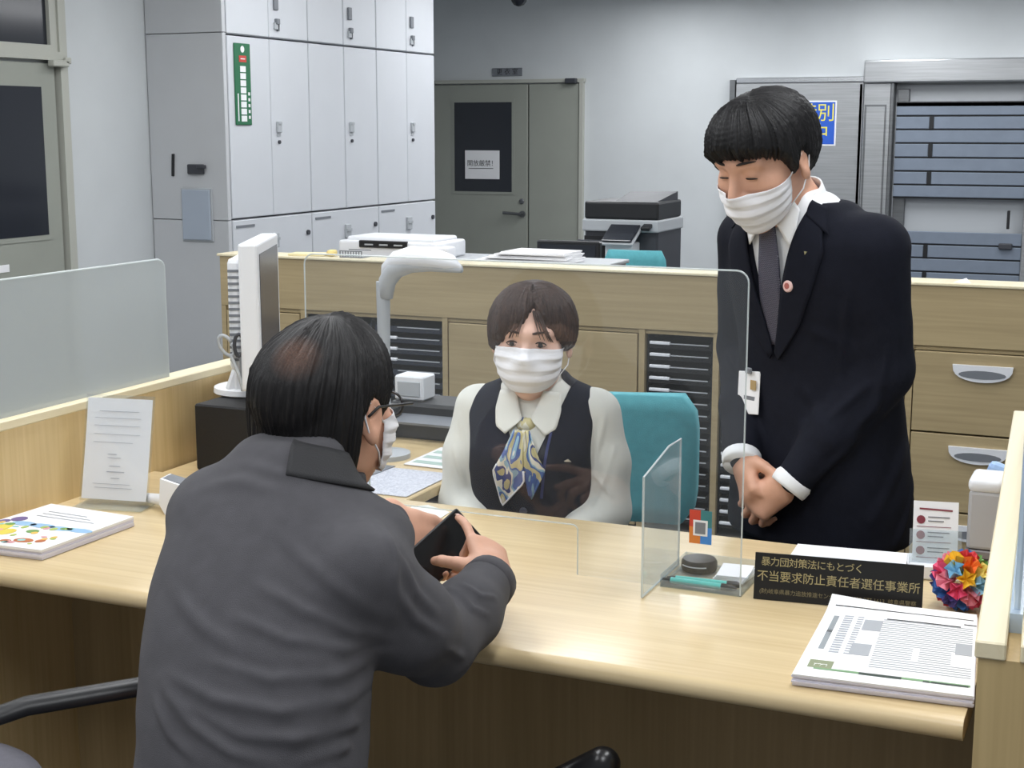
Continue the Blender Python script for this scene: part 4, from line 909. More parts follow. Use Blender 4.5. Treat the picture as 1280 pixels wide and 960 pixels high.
def hair_cap(name, m, parent, M, t, s, hp, end, thick, jag=.03, na=240, nt=30, seed=1, tilt=0., streak=.0022, minr=None, drop=None, fall=None):
    """hair grown from the crown: end(az)=polar angle of the hairline (az 0 = face), thick(az,u)=hair depth"""
    r = np.random.default_rng(seed); M, t = np.array(M), np.array(t)
    az = np.linspace(-math.pi, math.pi, na, endpoint=False); u = np.linspace(0.01, 1, nt)
    ks = r.integers(14, 95, 14); ph = r.uniform(0, 6.28, 14); am = r.uniform(.4, 1, 14)
    jg = sum(a*np.sin(k*az+p) for k, p, a in zip(ks, ph, am))/3.
    E = np.array([end(a) for a in az])+jag*jg
    U, A = np.meshgrid(u, az, indexing='ij'); TH = U*E[None, :]
    AA = A+.12*np.sin(U*3+seed)
    D = np.stack([np.sin(TH)*np.sin(AA), np.sin(TH)*np.cos(AA), np.cos(TH)], -1)
    if tilt: D = D@rotm('X', tilt).T
    base = [q for q in hp if q.mode == 'u'][:3]
    Dw = D@M.T; R = radius(base, t, Dw)
    if minr is not None: R = np.maximum(R, minr*s)
    if fall is not None:
        w = np.clip((TH-.9)/.7, 0, 1); w = w*w*(3-2*w); R = R+w*np.maximum(fall(AA)*s/np.maximum(np.sin(TH), .3)-R, 0)
    T = np.array([[thick(a, uu) for a in az] for uu in u])
    st = sum(a*np.sin(k*1.9*A+p+1.2*np.sin(3*U+p)) for k, p, a in zip(ks, ph, am))/3.5
    hi = sum(a*np.sin(k*4.3*A+p*2+U*2) for k, p, a in zip(ks, ph, am))/3.5
    taper = np.clip((1-U)*9, 0, 1)**.5*.8+.2
    X = t+Dw*(R+(T+streak*(st+.5*hi)*np.clip(U*3, 0, 1))*s*taper)[..., None]
    if drop is not None: X[..., 2] -= drop(A, U)
    inner = t+Dw*(R-.008)[..., None]; inner[..., 2] -= (drop(A, U) if drop is not None else 0)
    mb = MB(); n = na; Vs = np.concatenate([X.reshape(-1, 3), inner[-1]]); fs = []
    for i in range(nt-1):
        for j in range(n): fs.append((i*n+j, (i+1)*n+j, (i+1)*n+(j+1) % n, i*n+(j+1) % n))
    b = nt*n
    for j in range(n): fs.append(((nt-1)*n+j, b+j, b+(j+1) % n, (nt-1)*n+(j+1) % n))
    fs.append(tuple(range(n)))
    mb.add(Vs, fs); return local(mb, name, m, parent, True), X
def mask_part(parent, M, t, s, hp, name='face_mask', top=.012, ht=.100):
    """pleated surgical mask pressed over nose and chin, with ear loops"""
    M, t = np.array(M), np.array(t); body = [q for q in hp if q.mode == 'u']
    form = body+[xf(ell((0, .038*s, -.050*s), (.062*s, .064*s, .050*s), .02), M, t)]
    nu, nv = 27, 45; G = np.zeros((nv, nu, 3)); 
    for i, v in enumerate(np.linspace(0, 1, nv)):
        for j, u in enumerate(np.linspace(-1, 1, nu)):
            hw = .074-.010*v**2; z = top*(1-.75*abs(u)**2)+(-.004-(.004))*abs(u)-ht*v*(1-.30*abs(u)**2)+(.0)
            G[i, j] = (u*hw, .12-.058*abs(u)**2.2, z)
    az = G[..., 0]/.074
    Dl = np.stack([-np.sin(az*1.15), -np.cos(az*1.15), 0*az], -1); St = np.stack([G[..., 0]*.0, G[..., 0]*0-.005, G[..., 2]], -1)
    rr = np.linspace(.16, .03, 130); X = np.zeros_like(G); done = np.zeros(az.shape, bool); R = np.full(az.shape, .03)
    for r in rr:
        P = (t+(St*s-Dl*r*s)@M.T); hit = (ev(form, P)-.003 < 0) & ~done; R[hit] = r; done |= hit
    vv = np.linspace(0, 1, nv)[:, None]; tri = np.abs(((vv*4+.12*az*az) % 1)-.35)*2
    R += .0032*(tri-.5)*np.clip((1-np.abs(az)**3)*1.5, 0, 1)*np.clip(vv*8, 0, 1)*np.clip((1-vv)*6, 0, 1)
    X = (St-Dl*R[..., None])*s@M.T+t
    o = local(MB().grid(X, .0012), name, 'mask_white', parent, True)
    for sx, j in ((-1, 0), (1, -1)):
        a, b = X[2, j], X[-4, j]; e1, e2 = HP(M, t, s, sx*.083, -.020, .028), HP(M, t, s, sx*.084, -.016, -.016)
        mid1 = (a+e1)/2+np.array(M)@np.array((sx*.006, 0, .002)); mid2 = (b+e2)/2+np.array(M)@np.array((sx*.008, 0, -.004))
        local(MB().tube([a, mid1, e1, (e1+e2)/2+np.array(M)@np.array((0, -.008, 0)), e2, mid2, b], .0014, 6), 'ear_loop', 'mask_white', o, True)
    return o, X
# ---- hand (origin wrist; f = finger direction, n = back-of-hand normal; th = +1 thumb on the side f x n)
def hand_prims(w, f, n, th=1, s=1., curl=(35, 45, 50, 55), base=(10, 10, 12, 15), thumb=(0, 20), k=.006, spread=4, forward=0.):
    f = np.array(f, float); f /= np.linalg.norm(f); n = np.array(n, float); n -= f*(n@f); n /= np.linalg.norm(n); x = np.cross(f, n)*th; w = np.array(w, float)
    P = lambda a, b, c: w+(f*a+x*b+n*c)*s
    p = [cone(P(-.02, 0, 0), P(.03, .002, 0), .0245*s, .022*s, .01), cone(P(.02, .014, 0), P(.082, .026, 0), .0165*s, .0115*s, .014), cone(P(.02, -.004, 0), P(.086, .008, 0), .0165*s, .012*s, .014),
         cone(P(.02, -.014, 0), P(.083, -.010, 0), .016*s, .0115*s, .014), cone(P(.02, -.020, -.002), P(.076, -.026, 0), .0145*s, .0105*s, .014)]
    jo = []
    for i, (b, L, r) in enumerate(((.026, (.040, .024, .019), .0088), (.008, (.045, .027, .020), .0091), (-.010, (.041, .026, .020), .0087), (-.027, (.032, .019, .017), .0077))):
        a = math.radians(base[i]); pos = P((.084, .088, .085, .077)[i], b, 0); sp = math.radians((1.5-i)*spread); d0 = f*math.cos(sp)+x*math.sin(sp); ch = [pos]
        for q in range(3):
            d = d0*math.cos(a)-n*math.sin(a); nxt = pos+d*L[q]*s; p.append(cone(pos, nxt, r*s*(1-.08*q), r*s*(.92-.1*q), .003)); pos = nxt; ch.append(pos); a += math.radians(curl[i]*(1. if q == 0 else .75))
        jo.append(ch)
    a0, a1 = map(math.radians, thumb); c0 = P(.018, .022, -.006)
    d = f*math.cos(math.radians(42))+x*math.sin(math.radians(42))-n*math.sin(a0); c1 = c0+d*.036*s
    d2 = f*math.cos(math.radians(24))+x*math.sin(math.radians(24))-n*math.sin(a0+a1*.5); c2 = c1+d2*.030*s; d3 = f*.98+x*.15-n*math.sin(a0+a1); c3 = c2+d3/np.linalg.norm(d3)*.025*s
    p += [cone(c0, c1, .0150*s, .0115*s, .012), cone(c1, c2, .0108*s, .0100*s, .004), cone(c2, c3, .0098*s, .0082*s, .004)]; jo.append([c0, c1, c2, c3])
    return p, jo
def nail(parent, j, n, s=1.):
    a, b = np.array(j[-2]), np.array(j[-1]); d = (b-a)/np.linalg.norm(b-a); n = np.array(n, float); n -= d*(n@d); n /= np.linalg.norm(n); x = np.cross(d, n); c = b+n*.0068*s-d*.001
    G = [[c+x*u*.0052*s+d*v*.006*s-n*(u*u*.0022+max(0, v)**2*.001) for v in np.linspace(-1, 1, 5)] for u in np.linspace(-1, 1, 5)]
    local(MB().grid(G, .0008), 'fingernail', 'nail', parent, True)

mat('skin', (214, 164, 138), .5, var=.06, vscale=30, bump=.12, bscale=400)
mat('skin_pale', (232, 190, 170), .5, var=.05, vscale=30, bump=.08, bscale=400)
mat('nail', (232, 190, 178), .3)
mat('mask_white', (240, 240, 244), .85, bump=.1, bscale=500)
mat('suit', (24, 26, 36), .85, var=.08, vscale=60, bump=.25, bscale=700, spec=.15)
mat('shirt', (236, 238, 240), .8, bump=.15, bscale=600)
mat('blouse', (226, 226, 218), .8, bump=.12, bscale=600)
mat('vest', (30, 32, 44), .85, var=.06, vscale=80, bump=.2, bscale=700, spec=.15)
mat('jacket_grey', (80, 79, 83), .9, var=.07, vscale=40, bump=.35, bscale=900, spec=.2, sheen=.05)
mat('collar_black', (30, 30, 33), .7, bump=.3, bscale=500)
mat('trousers', (38, 39, 44), .85, bump=.2, bscale=500)
mat('shoe', (20, 20, 22), .3)
mat('eye_dark', (30, 24, 22), .3); mat('lash', (34, 26, 24), .7)
def hairmat(name, a, b, patch=None):
    m = mat(name, a, .5, rgb2=b, vscale=40, stretch=(4, 4, .6), bump=.4, bscale=160, spec=.35)
    return m
hairmat('hair_black', (14, 14, 16), (26, 25, 27)); hairmat('hair_brown', (46, 34, 31), (74, 56, 48))
RXv = np.array((math.cos(YAW), math.sin(YAW), 0)); Fv = np.array((-math.sin(YAW)*math.cos(PITCH), math.cos(YAW)*math.cos(PITCH), -math.sin(PITCH))); Uv = np.cross(RXv, Fv)
def headM(yaw, pitch, roll=0): return rotm('Z', yaw)@rotm('X', -pitch)@rotm('Y', roll)
def person(label, loc, rz): return thing('person', label, 'person', loc, rz)
def pixsurf(prims, root, x, y):
    """point where the view ray through a pixel meets a person's cloth (in the person's frame)"""
    I = np.array(WM[root.name].inverted()); d = I[:3, :3]@np.array(_ray(x, y)); d /= np.linalg.norm(d); c = I[:3, :3]@np.array((0, 0, CAM_H))+I[:3, 3]
    t = 1.2
    for _ in range(90):
        f = float(ev(prims, (c+d*t)[None])[0]); t += max(-.02, min(.05, f*.8))
        if t > 5: break
    return c+d*t
# ================================================================== seated customer, seen from behind
cu = person('seated person in a charcoal jacket holding a phone, seen from behind', (-1.10, 1.50, 0), 0)
O = np.array((-1.10, 1.50, 0))
Mh, th_, hs = headM(-8, 4, 0), np.array((-.024, .368, 1.074)), 1.07
hp = head_prims(Mh, th_, hs, 1.05)
ph_c = np.array(aty(553, 687, 2.085))-O
d1 = (-.0875*RXv-.075*Uv-.09*Fv); d1 /= np.linalg.norm(d1); d2 = (.049*RXv-.05*Uv+.0*Fv); d2 -= d1*(d1@d2); d2 /= np.linalg.norm(d2); pn = np.cross(d1, d2)
if pn@Fv > 0: pn = -pn
wr = np.array(aty(616, 722, 2.0))-O; rf = (-.02*RXv+.075*Uv+.12*Fv); rn = (-.55*Fv+.55*Uv+.45*RXv)
rh, rj = hand_prims(wr, rf, rn, -1, .98, curl=(12, 62, 66, 68), base=(4, 38, 46, 52), thumb=(35, 30))
wl = ph_c-d2*.085+d1*.012-pn*.022
x_ = np.cross(d2, -pn); thl = 1 if x_@(-d1) > 0 else -1
lh, lj = hand_prims(wl, d2*1.0-d1*.1, -pn, thl, .98, curl=(55, 58, 58, 55), base=(-6, -6, -4, 0), thumb=(-10, 5))
sh_r, el_r = np.array(aty(452, 718, 1.645))-O, np.array(aty(545, 804, 1.79))-O; sh_l, el_l = (-.115, .21, .94), (-.13, .40, .78)
tor = [(.36, .03, -.02, .14, .11), (.50, .03, -.01, .14, .11), (.62, .028, .02, .138, .10), (.76, .02, .065, .14, .098), (.86, .015, .12, .142, .095), (.92, .008, .165, .125, .08), (.96, 0, .205, .085, .062), (.99, -.01, .24, .058, .05)]
body = hp+[cone(HP(Mh, th_, hs, 0, -.025, -.06), (-.012, .245, .975), .055, .060, .03), loft(tor, .02)]
for a, b, c_ in ((sh_r, el_r, wr), (sh_l, el_l, wl)): body += [cone(a, b, .046, .038, .02), cone(b, c_, .037, .024, .015)]
body += rh+lh
LEG = [((-.06, 0, .43), (-.20, .33, .43), (.26, .355, .478)), ((.10, 0, .42), (.16, .38, .40), (.17, .40, .10))]
for a, b, c_ in LEG: body += [cone(a, b, .066, .050, .03), cone(b, c_, .048, .034, .02)]
body += [cone((.27, .353, .482), (.40, .361, .570), .032, .018, .02), cone((.17, .39, .05), (.18, .54, .035), .034, .028, .02)]
soft('body', body, .0036, 'skin', cu, 2)
# jacket
jt = [(.44, .06, -.02, .160, .135), (.52, .06, -.015, .162, .133), (.62, .052, .015, .157, .125), (.70, .043, .04, .155, .122), (.78, .03, .07, .160, .122), (.86, .015, .12, .162, .118), (.93, .0, .160, .154, .10), (.985, -.012, .195, .124, .085), (1.03, -.018, .232, .088, .070), (1.062, -.020, .262, .062, .056)]
jk = [loft(jt, .02, 2.5), ell((.100, .228, .928), (.085, .085, .060), .04), ell((-.09, .205, .955), (.085, .075, .052), .04)]
wrc = wr+(np.array(el_r)-wr)/np.linalg.norm(np.array(el_r)-wr)*.018; wlc = wl+(np.array(el_l)-wl)/np.linalg.norm(np.array(el_l)-wl)*.02
for a, b, c_, sx in ((sh_r, el_r, wrc, 1), (sh_l, el_l, wlc, -1)):
    a, b, c_ = map(np.array, (a, b, c_)); md = a*.45+b*.55+np.array((sx*.012, -.012, -.008))
    R0 = .068 if sx > 0 else .060
    jk += [cone(a, md, R0, .063, .035), cone(md, b, .063, .057, .03), cone(b, b*.5+c_*.5+np.array((sx*.006, 0, -.004)), .057, .051, .02), cone(b*.5+c_*.5+np.array((sx*.006, 0, -.004)), c_, .051, .040, .02)]
S = lambda x, y: pixsurf(jk, cu, x, y)
FL = [([(488, 795), (440, 790), (380, 765), (320, 730)], .013, .0050), ([(488, 800), (430, 812), (360, 800), (290, 770)], .012, .0045), ([(486, 815), (420, 845), (340, 850), (255, 825)], .012, .0045),
      ([(486, 835), (430, 875), (350, 890), (270, 875), (205, 840)], .013, .0055), ([(485, 860), (440, 905), (370, 925), (300, 920), (215, 870)], .012, .0055), ([(480, 890), (430, 935), (370, 955)], .011, .0045),
      ([(200, 850), (240, 905), (290, 940), (340, 955)], .012, .0055), ([(192, 870), (215, 920), (250, 955)], .010, .0050), ([(212, 730), (250, 780), (300, 815)], .014, .0035), ([(480, 770), (430, 740), (380, 700), (340, 660)], .014, .0035),
      ([(500, 650), (525, 690), (545, 730)], .010, .0040), ([(495, 690), (520, 740), (550, 770)], .011, .0045), ([(490, 730), (520, 775), (560, 800)], .011, .0045), ([(560, 735), (590, 760), (615, 770)], .009, .0045), ([(575, 730), (600, 745), (622, 748)], .007, .0040),
      ([(540, 800), (575, 820), (605, 815)], .010, .0035), ([(470, 650), (490, 680), (495, 720), (490, 780)], .010, .0035), ([(300, 575), (340, 590), (390, 600)], .014, .003), ([(250, 610), (300, 600), (350, 615)], .016, .003), ([(484, 900), (478, 930), (482, 958)], .008, .0045)]
fl = [([S(*q) for q in pts], w, h) for pts, w, h in FL]
f1, f2, f3 = fold_lines(fl), wob(.0016, 24, 3), wob(.0007, 75, 4)
jko = soft('jacket', jk, .0045, 'jacket_grey', cu, 3, lambda V: f1(V)+f2(V)+f3(V))
for c_, e_, nm in ((wrc, el_r, 'cuff'), (wlc, el_l, 'cuff')):
    d = (np.array(c_)-np.array(e_)); d /= np.linalg.norm(d); local(MB().tube([c_-d*.014, c_-d*.010, c_+d*.012, c_+d*.016], [.040, .0445, .0425, .037], 24), nm, 'jacket_grey', jko, True)
# black stand-and-fall collar
def ring_strip(c, M, rx, ry, a0, a1, z0, z1, flare, n=34, dip=0.):
    G = []
    for v in np.linspace(0, 1, 6):
        row = []
        for a in np.linspace(a0, a1, n):
            k = 1+flare*v; p = np.array((rx*k*math.sin(a), ry*k*math.cos(a), z0+(z1-z0)*v+dip*math.cos(a))); row.append(np.array(c)+np.array(M)@p)
        G.append(row)
    return np.array(G)
Mc = headM(-12, 17)
G = ring_strip((-.010, .288, .985), Mc, .070, .088, math.radians(8), math.radians(352), .026, -.034, .24)
local(MB().grid(G, -.004), 'collar', 'collar_black', jko, True)
G = ring_strip((-.010, .288, .985), Mc, .067, .085, math.radians(8), math.radians(352), -.03, .028, .02)
local(MB().grid(G, .003), 'collar_stand', 'collar_black', jko, True)
cb = jk+[cone(HP(Mh, th_, hs, 0, -.025, -.06), (-.012, .245, .975), .057, .064, .03)]
cc_ = np.array((-.012, .275, 0)); G = []
for a in np.radians(np.linspace(8, 160, 36)):
    dv = np.array((math.sin(a), math.cos(a), 0)); row = []
    for v in np.linspace(0, 1, 8):
        z = 1.040-.030*math.cos(a)-(.050+.012*math.cos(a))*v; r_ = .26
        for _ in range(60): r_ -= max(-.004, min(.01, .7*(float(ev(cb, (cc_+dv*r_+np.array((0, 0, z)))[None])[0])-.006)))
        r_ = max(.05, min(r_, .155)); row.append(cc_+dv*(r_+.004*math.sin(v*math.pi))+np.array((0, 0, z)))
    G.append(row)
G = np.array(G)
for _ in range(3): G[1:-1] = (G[:-2]+G[1:-1]*2+G[2:])/4
local(MB().grid(G, .004), 'collar_leaf', 'collar_black', jko, True)
# trousers, shoes
tr = []
for a, b, c_ in LEG: c2_ = np.array(c_)*.93+np.array(b)*.07; tr += [cone(a, b, .082, .062, .03), cone(b, c2_, .060, .050, .02)]
soft('trousers', tr+[ell((.02, -.03, .44), (.15, .12, .09), .03)], .007, 'trousers', cu, 2)
soft('shoe', [cone((.31, .352, .50), (.425, .365, .592), .040, .026, .02), cone((.30, .352, .49), (.33, .352, .52), .042, .04, .02)], .005, 'shoe', cu, 1)
soft('shoe', [cone((.17, .37, .045), (.185, .55, .036), .042, .034, .02)], .006, 'shoe', cu, 1)
soft('sock', [cone((.255, .352, .483), (.305, .352, .512), .040, .040, .01)], .005, mat('sock_grey', (196, 194, 200), .9), cu, 1)
# hair: thick, combed back, thin at the crown
def cu_end(a):
    b = abs(a); return math.radians(np.interp(math.degrees(b), [0, 35, 55, 70, 80, 92, 102, 112, 125, 180], [60, 64, 76, 92, 80, 74, 98, 126, 146, 148]))
def cu_th(a, u):
    b = abs(a); front = math.exp(-((b)/.9)**2); back = 1-front
    bald = math.exp(-((b-2.75)/.9)**2-((u-.22)/.16)**2)
    return .012+.013*math.exp(-(u/.45)**2)+.016*front*math.sin(min(1, u*1.1)*math.pi)**.8+.005*back*math.sin(u*math.pi)-.007*bald
hb = hairmat('hair_customer', (15, 14, 15), (30, 28, 29))
nt_ = hb.node_tree; tcn = nt_.nodes.new('ShaderNodeTexCoord'); vm = nt_.nodes.new('ShaderNodeVectorMath'); vm.operation = 'DISTANCE'
bp_ = HP(Mh, th_, hs, .022, -.100, .088); vm.inputs[1].default_value = tuple(bp_)
nz2 = nt_.nodes.new('ShaderNodeTexNoise'); nz2.inputs['Scale'].default_value = 90
mm = nt_.nodes.new('ShaderNodeMapRange'); mm.inputs[1].default_value = .014; mm.inputs[2].default_value = .042; mm.inputs[3].default_value = .7; mm.inputs[4].default_value = 0
mu = nt_.nodes.new('ShaderNodeMath'); mu.operation = 'MULTIPLY'; mixc = nt_.nodes.new('ShaderNodeMixRGB'); mixc.inputs[2].default_value = (*lin((128, 92, 74)), 1)
bs = nt_.nodes['Principled BSDF']; src = bs.inputs['Base Color'].links[0].from_socket
nt_.links.new(tcn.outputs['Object'], vm.inputs[0]); nt_.links.new(vm.outputs['Value'], mm.inputs[0]); nt_.links.new(mm.outputs[0], mu.inputs[0]); nt_.links.new(nz2.outputs[0], mu.inputs[1])
nt_.links.new(mu.outputs[0], mixc.inputs[0]); nt_.links.new(src, mixc.inputs[1]); nt_.links.new(mixc.outputs[0], bs.inputs['Base Color'])
hair_cap('hair', 'hair_customer', cu, Mh, th_, hs, hp, cu_end, cu_th, jag=.035, na=360, nt=46, seed=5, streak=.0022, fall=lambda a: .093*np.clip((np.abs(a)-1.7)*3, 0, 1)+.001)
mk, X = mask_part(cu, Mh, th_, hs, hp)
gl = MB()
for sx in (-1, 1):
    gl.tube([HP(Mh, th_, hs, sx*.034+.024*math.cos(q), .104-.006*abs(math.cos(q)), .008+.017*math.sin(q)) for q in np.linspace(0, 6.283, 20)], .0022, 6)
    gl.tube([HP(Mh, th_, hs, sx*.058, .099, .014), HP(Mh, th_, hs, sx*.084, .085, .015), HP(Mh, th_, hs, sx*.088, .0, .018), HP(Mh, th_, hs, sx*.086, -.02, .006)], .0022, 6)
gl.tube([HP(Mh, th_, hs, -.011, .104, .012), HP(Mh, th_, hs, .011, .104, .012)], .002, 6)
local(gl, 'glasses', 'black_plastic', cu, True)
# smartphone in the customer's hands
t = thing('smartphone', 'black smartphone held in both hands by the seated customer', 'smartphone', tuple(ph_c+O))
Mp = Matrix((tuple(d1), tuple(d2), tuple(np.cross(d1, d2)))).transposed()
MB().box(tuple(ph_c+O), (.150, .072, .008), Mp, .004, 3).build('case', 'black_plastic', t, smooth=True, angle=40)
MB().box(tuple(ph_c+O+pn*.0042), (.142, .066, .0006), Mp).build('screen', mat('phone_glass', (8, 8, 10), .25), t)
nail(cu, rj[0], rn, .98)
# ================================================================== standing man in a navy suit
sm = person('standing person in a dark navy suit and tie with hands clasped', (-.605, 2.955, 0), math.radians(150))
Mh, th_, hs = headM(4, 24, 0), np.array((.010, .168, 1.436)), 1.05
hp = head_prims(Mh, th_, hs, 1.02)
tor = [(.80, 0, 0, .150, .105), (.95, 0, 0, .152, .105), (1.08, 0, .012, .158, .105), (1.2, 0, .036, .170, .105), (1.28, 0, .052, .160, .095), (1.325, 0, .066, .12, .078), (1.365, 0, .085, .065, .058)]
body = hp+[cone(HP(Mh, th_, hs, 0, -.025, -.06), (0, .075, 1.325), .054, .062, .03), loft(tor, .02)]
shl, ell_, wrl = np.array((-.162, .042, 1.268)), np.array((-.166, .01, 1.03)), np.array((-.085, .150, .825))
shr, elr_, wrr = np.array((.170, .042, 1.268)), np.array((.215, .0, 1.03)), np.array((.055, .165, .850))
for a, b, c_ in ((shl, ell_, wrl), (shr, elr_, wrr)): body += [cone(a, b, .046, .038, .02), cone(b, c_, .038, .026, .015)]
lf_, ln_ = np.array((.62, .25, -.62)), np.array((-.35, .80, .35))
lh2, lj2 = hand_prims(wrl+np.array((.020, .010, -.016)), lf_, ln_, 1, 1.02, curl=(55, 58, 60, 60), base=(30, 32, 34, 38), thumb=(38, 40))
rf_, rn_ = np.array((-.52, .26, -.78)), np.array((.35, .85, -.05))
rh2, rj2 = hand_prims(wrr+np.array((-.006, .002, -.008)), rf_, rn_, -1, 1.02, curl=(70, 70, 70, 70), base=(55, 55, 55, 55), thumb=(25, 35))
body += lh2+rh2
for sx in (-1, 1): body += [cone((sx*.085, 0, .82), (sx*.09, .0, .46), .078, .055, .03), cone((sx*.09, 0, .46), (sx*.095, -.01, .08), .052, .036, .02), cone((sx*.095, 0, .045), (sx*.11, .13, .035), .036, .032, .02)]
soft('body', body, .0036, 'skin', sm, 2)
# shirt
stp = offset([loft(tor, .02)], .006)+[cone((0, .078, 1.32), HP(Mh, th_, hs, 0, -.026, -.098), .068, .061, .03)]
soft('shirt', stp, .006, 'shirt', sm, 2)
# jacket with a V opening
jt = [(.66, 0, -.012, .205, .150), (.75, 0, -.012, .200, .148), (.88, 0, -.006, .182, .134), (1.00, 0, .0, .172, .126), (1.10, 0, .012, .176, .126), (1.2, 0, .034, .186, .126), (1.27, 0, .048, .174, .116), (1.32, 0, .058, .130, .098), (1.36, 0, .062, .088, .082)]
vz0, vz1, vw = 1.055, 1.36, .080
def vcut(P):
    w = vw*np.clip((P[..., 2]-vz0)/(vz1-vz0), -.4, 1.3); return np.maximum(np.abs(P[..., 0])-w, .06-P[..., 1])*.8
jk = [loft(jt, .02, 2.5), ell((-.10, .042, 1.278), (.10, .078, .05), .03), ell((.105, .042, 1.278), (.10, .078, .05), .03)]
for a, b, c_, sx in ((shl, ell_, wrl, -1), (shr, elr_, wrr, 1)):
    jk += [cone(a, b, .070, .058, .03), cone(b, b*.4+c_*.6, .058, .048, .02), cone(b*.4+c_*.6, c_, .048, .040, .02)]
jfull = list(jk)
jk = jk+[Prim(vcut, (-.2, .03, 1.0), (.2, .3, 1.5), .004, 's'), Prim(lambda P: np.sqrt((P[..., 0]/.066)**2+((P[..., 1]-.098)/.066)**2+((P[..., 2]-1.385)/.085)**2)*.06-.06, (-.07, .03, 1.29), (.07, .17, 1.48), .006, 's')]
S = lambda x, y: pixsurf(jfull, sm, x, y)
fl = [(S(*a), S(*b), w, h) for a, b, w, h in [((1060, 360), (1050, 480), .014, .005), ((1085, 480), (1040, 520), .014, .006), ((1100, 500), (1060, 550), .016, .006), ((1075, 540), (1020, 600), .014, .005), ((1110, 440), (1090, 520), .014, .005), ((1130, 560), (1090, 650), .02, .005), ((1140, 600), (1120, 680), .016, .006), ((1000, 480), (1040, 560), .02, .004), ((920, 420), (930, 520), .012, .004), ((910, 440), (925, 470), .010, .004), ((1010, 410), (1050, 430), .02, .003)]]
f1, f2, f3 = folds(fl), wob(.0020, 22, 13), wob(.0008, 60, 14)
jko = soft('suit_jacket', jk, .0048, 'suit', sm, 2, lambda V: f1(V)+f2(V)+f3(V))
FW = (0, -1, 0)
def pt(x, z, y=.16): return (x, y, z)
for sx in (-1, 1):
    inn = [(sx*.076, 1.345), (sx*.061, 1.285), (sx*.042, 1.21), (sx*.020, 1.13), (sx*.002, 1.06)]
    out = [(sx*.110, 1.318), (sx*.126, 1.265), (sx*.108, 1.20), (sx*.070, 1.12), (sx*.012, 1.045)]
    G = strip(jfull, [pt(*q) for q in inn], [pt(*q) for q in out], FW, .004, 24, 9)
    if sx < 0: G = G[:, ::-1]
    local(MB().grid(G, .004), 'lapel', 'suit', jko, True)
    # collar piece above the notch
    G = strip(jfull, [pt(sx*.074, 1.362), pt(sx*.077, 1.335)], [pt(sx*.100, 1.350), pt(sx*.128, 1.298)], FW, .006, 8, 6)
    if sx < 0: G = G[:, ::-1]
    local(MB().grid(G, .003), 'collar', 'suit', jko, True)
    # shirt collar wings
    G = strip(stp, [pt(sx*.052, 1.362), pt(sx*.032, 1.345), pt(sx*.010, 1.332)], [pt(sx*.066, 1.345), pt(sx*.066, 1.310), pt(sx*.054, 1.272)], FW, .009, 12, 8)
    if sx < 0: G = G[:, ::-1]
    local(MB().grid(G, .003), 'shirt_collar', 'shirt', sm, True)
G = ring_strip((0, .092, 1.352), headM(0, 30), .067, .066, math.radians(25), math.radians(335), -.035, .026, -.04)
local(MB().grid(G, .004), 'collar_band', 'shirt', sm, True)
# tie
tie_m = mat('tie', (44, 46, 60), .6)
nt_ = tie_m.node_tree; tcn = nt_.nodes.new('ShaderNodeTexCoord'); wv = nt_.nodes.new('ShaderNodeTexBrick'); mp_ = nt_.nodes.new('ShaderNodeMapping'); mp_.inputs['Rotation'].default_value = (math.pi/2, 0, 0)
wv.inputs['Scale'].default_value = 95; wv.inputs['Color1'].default_value = (*lin((40, 42, 58)), 1); wv.inputs['Color2'].default_value = (*lin((52, 48, 66)), 1); wv.inputs['Mortar'].default_value = (*lin((120, 118, 130)), 1); wv.inputs['Mortar Size'].default_value = .02
nt_.links.new(tcn.outputs['Object'], mp_.inputs[0]); nt_.links.new(mp_.outputs[0], wv.inputs[0]); nt_.links.new(wv.outputs[0], nt_.nodes['Principled BSDF'].inputs['Base Color'])
G = strip(stp, [pt(-.016, 1.335), pt(-.028, 1.24), pt(-.030, 1.15), pt(-.016, 1.075)], [pt(.016, 1.335), pt(.025, 1.24), pt(.027, 1.15), pt(.014, 1.075)], FW, .010, 20, 7)
tie = local(MB().grid(G, .005), 'tie', tie_m, sm, True)
G = strip(stp, [pt(-.021, 1.352), pt(-.013, 1.318)], [pt(.021, 1.352), pt(.013, 1.318)], FW, .016, 6, 6)
local(MB().grid(G, .008), 'knot', tie_m, tie, True)
# lanyard and name card, badge and pin
G = strip(stp, [pt(-.036, 1.15), pt(-.028, 1.10), pt(-.018, 1.06)], [pt(-.028, 1.15), pt(-.020, 1.10), pt(-.012, 1.06)], FW, .014, 10, 2)
ly = local(MB().grid(G, .0012), 'lanyard', mat('lanyard_blue', (40, 52, 120), .6), sm)
cd = pixsurf(jfull, sm, 941, 490); cd[1] += .012
Rz = rotm('X', 8)
tag_ = local(MB().box(tuple(cd), (.060, .003, .088), Matrix(Rz.tolist()) @ Matrix.Rotation(math.radians(6), 3, 'Y'), .0012), 'name_card', 'white_paper', sm)
local(MB().box(tuple(cd+np.array((-.005, .003, -.012))), (.03, .001, .012), None), 'card_print', 'ink_grey', tag_); local(MB().box(tuple(cd+np.array((0, .002, .046))), (.018, .006, .012), None, .002), 'card_clip', 'mid_grey', tag_)
local(MB().box(tuple(cd+np.array((-.015, .003, .018))), (.016, .001, .02), None), 'card_seal', mat('seal_gold', (176, 150, 104), .5), tag_)
nrm_ = Matrix.Rotation(-math.pi/2, 3, 'X')
bd = pixsurf(jfull, sm, 988, 357)
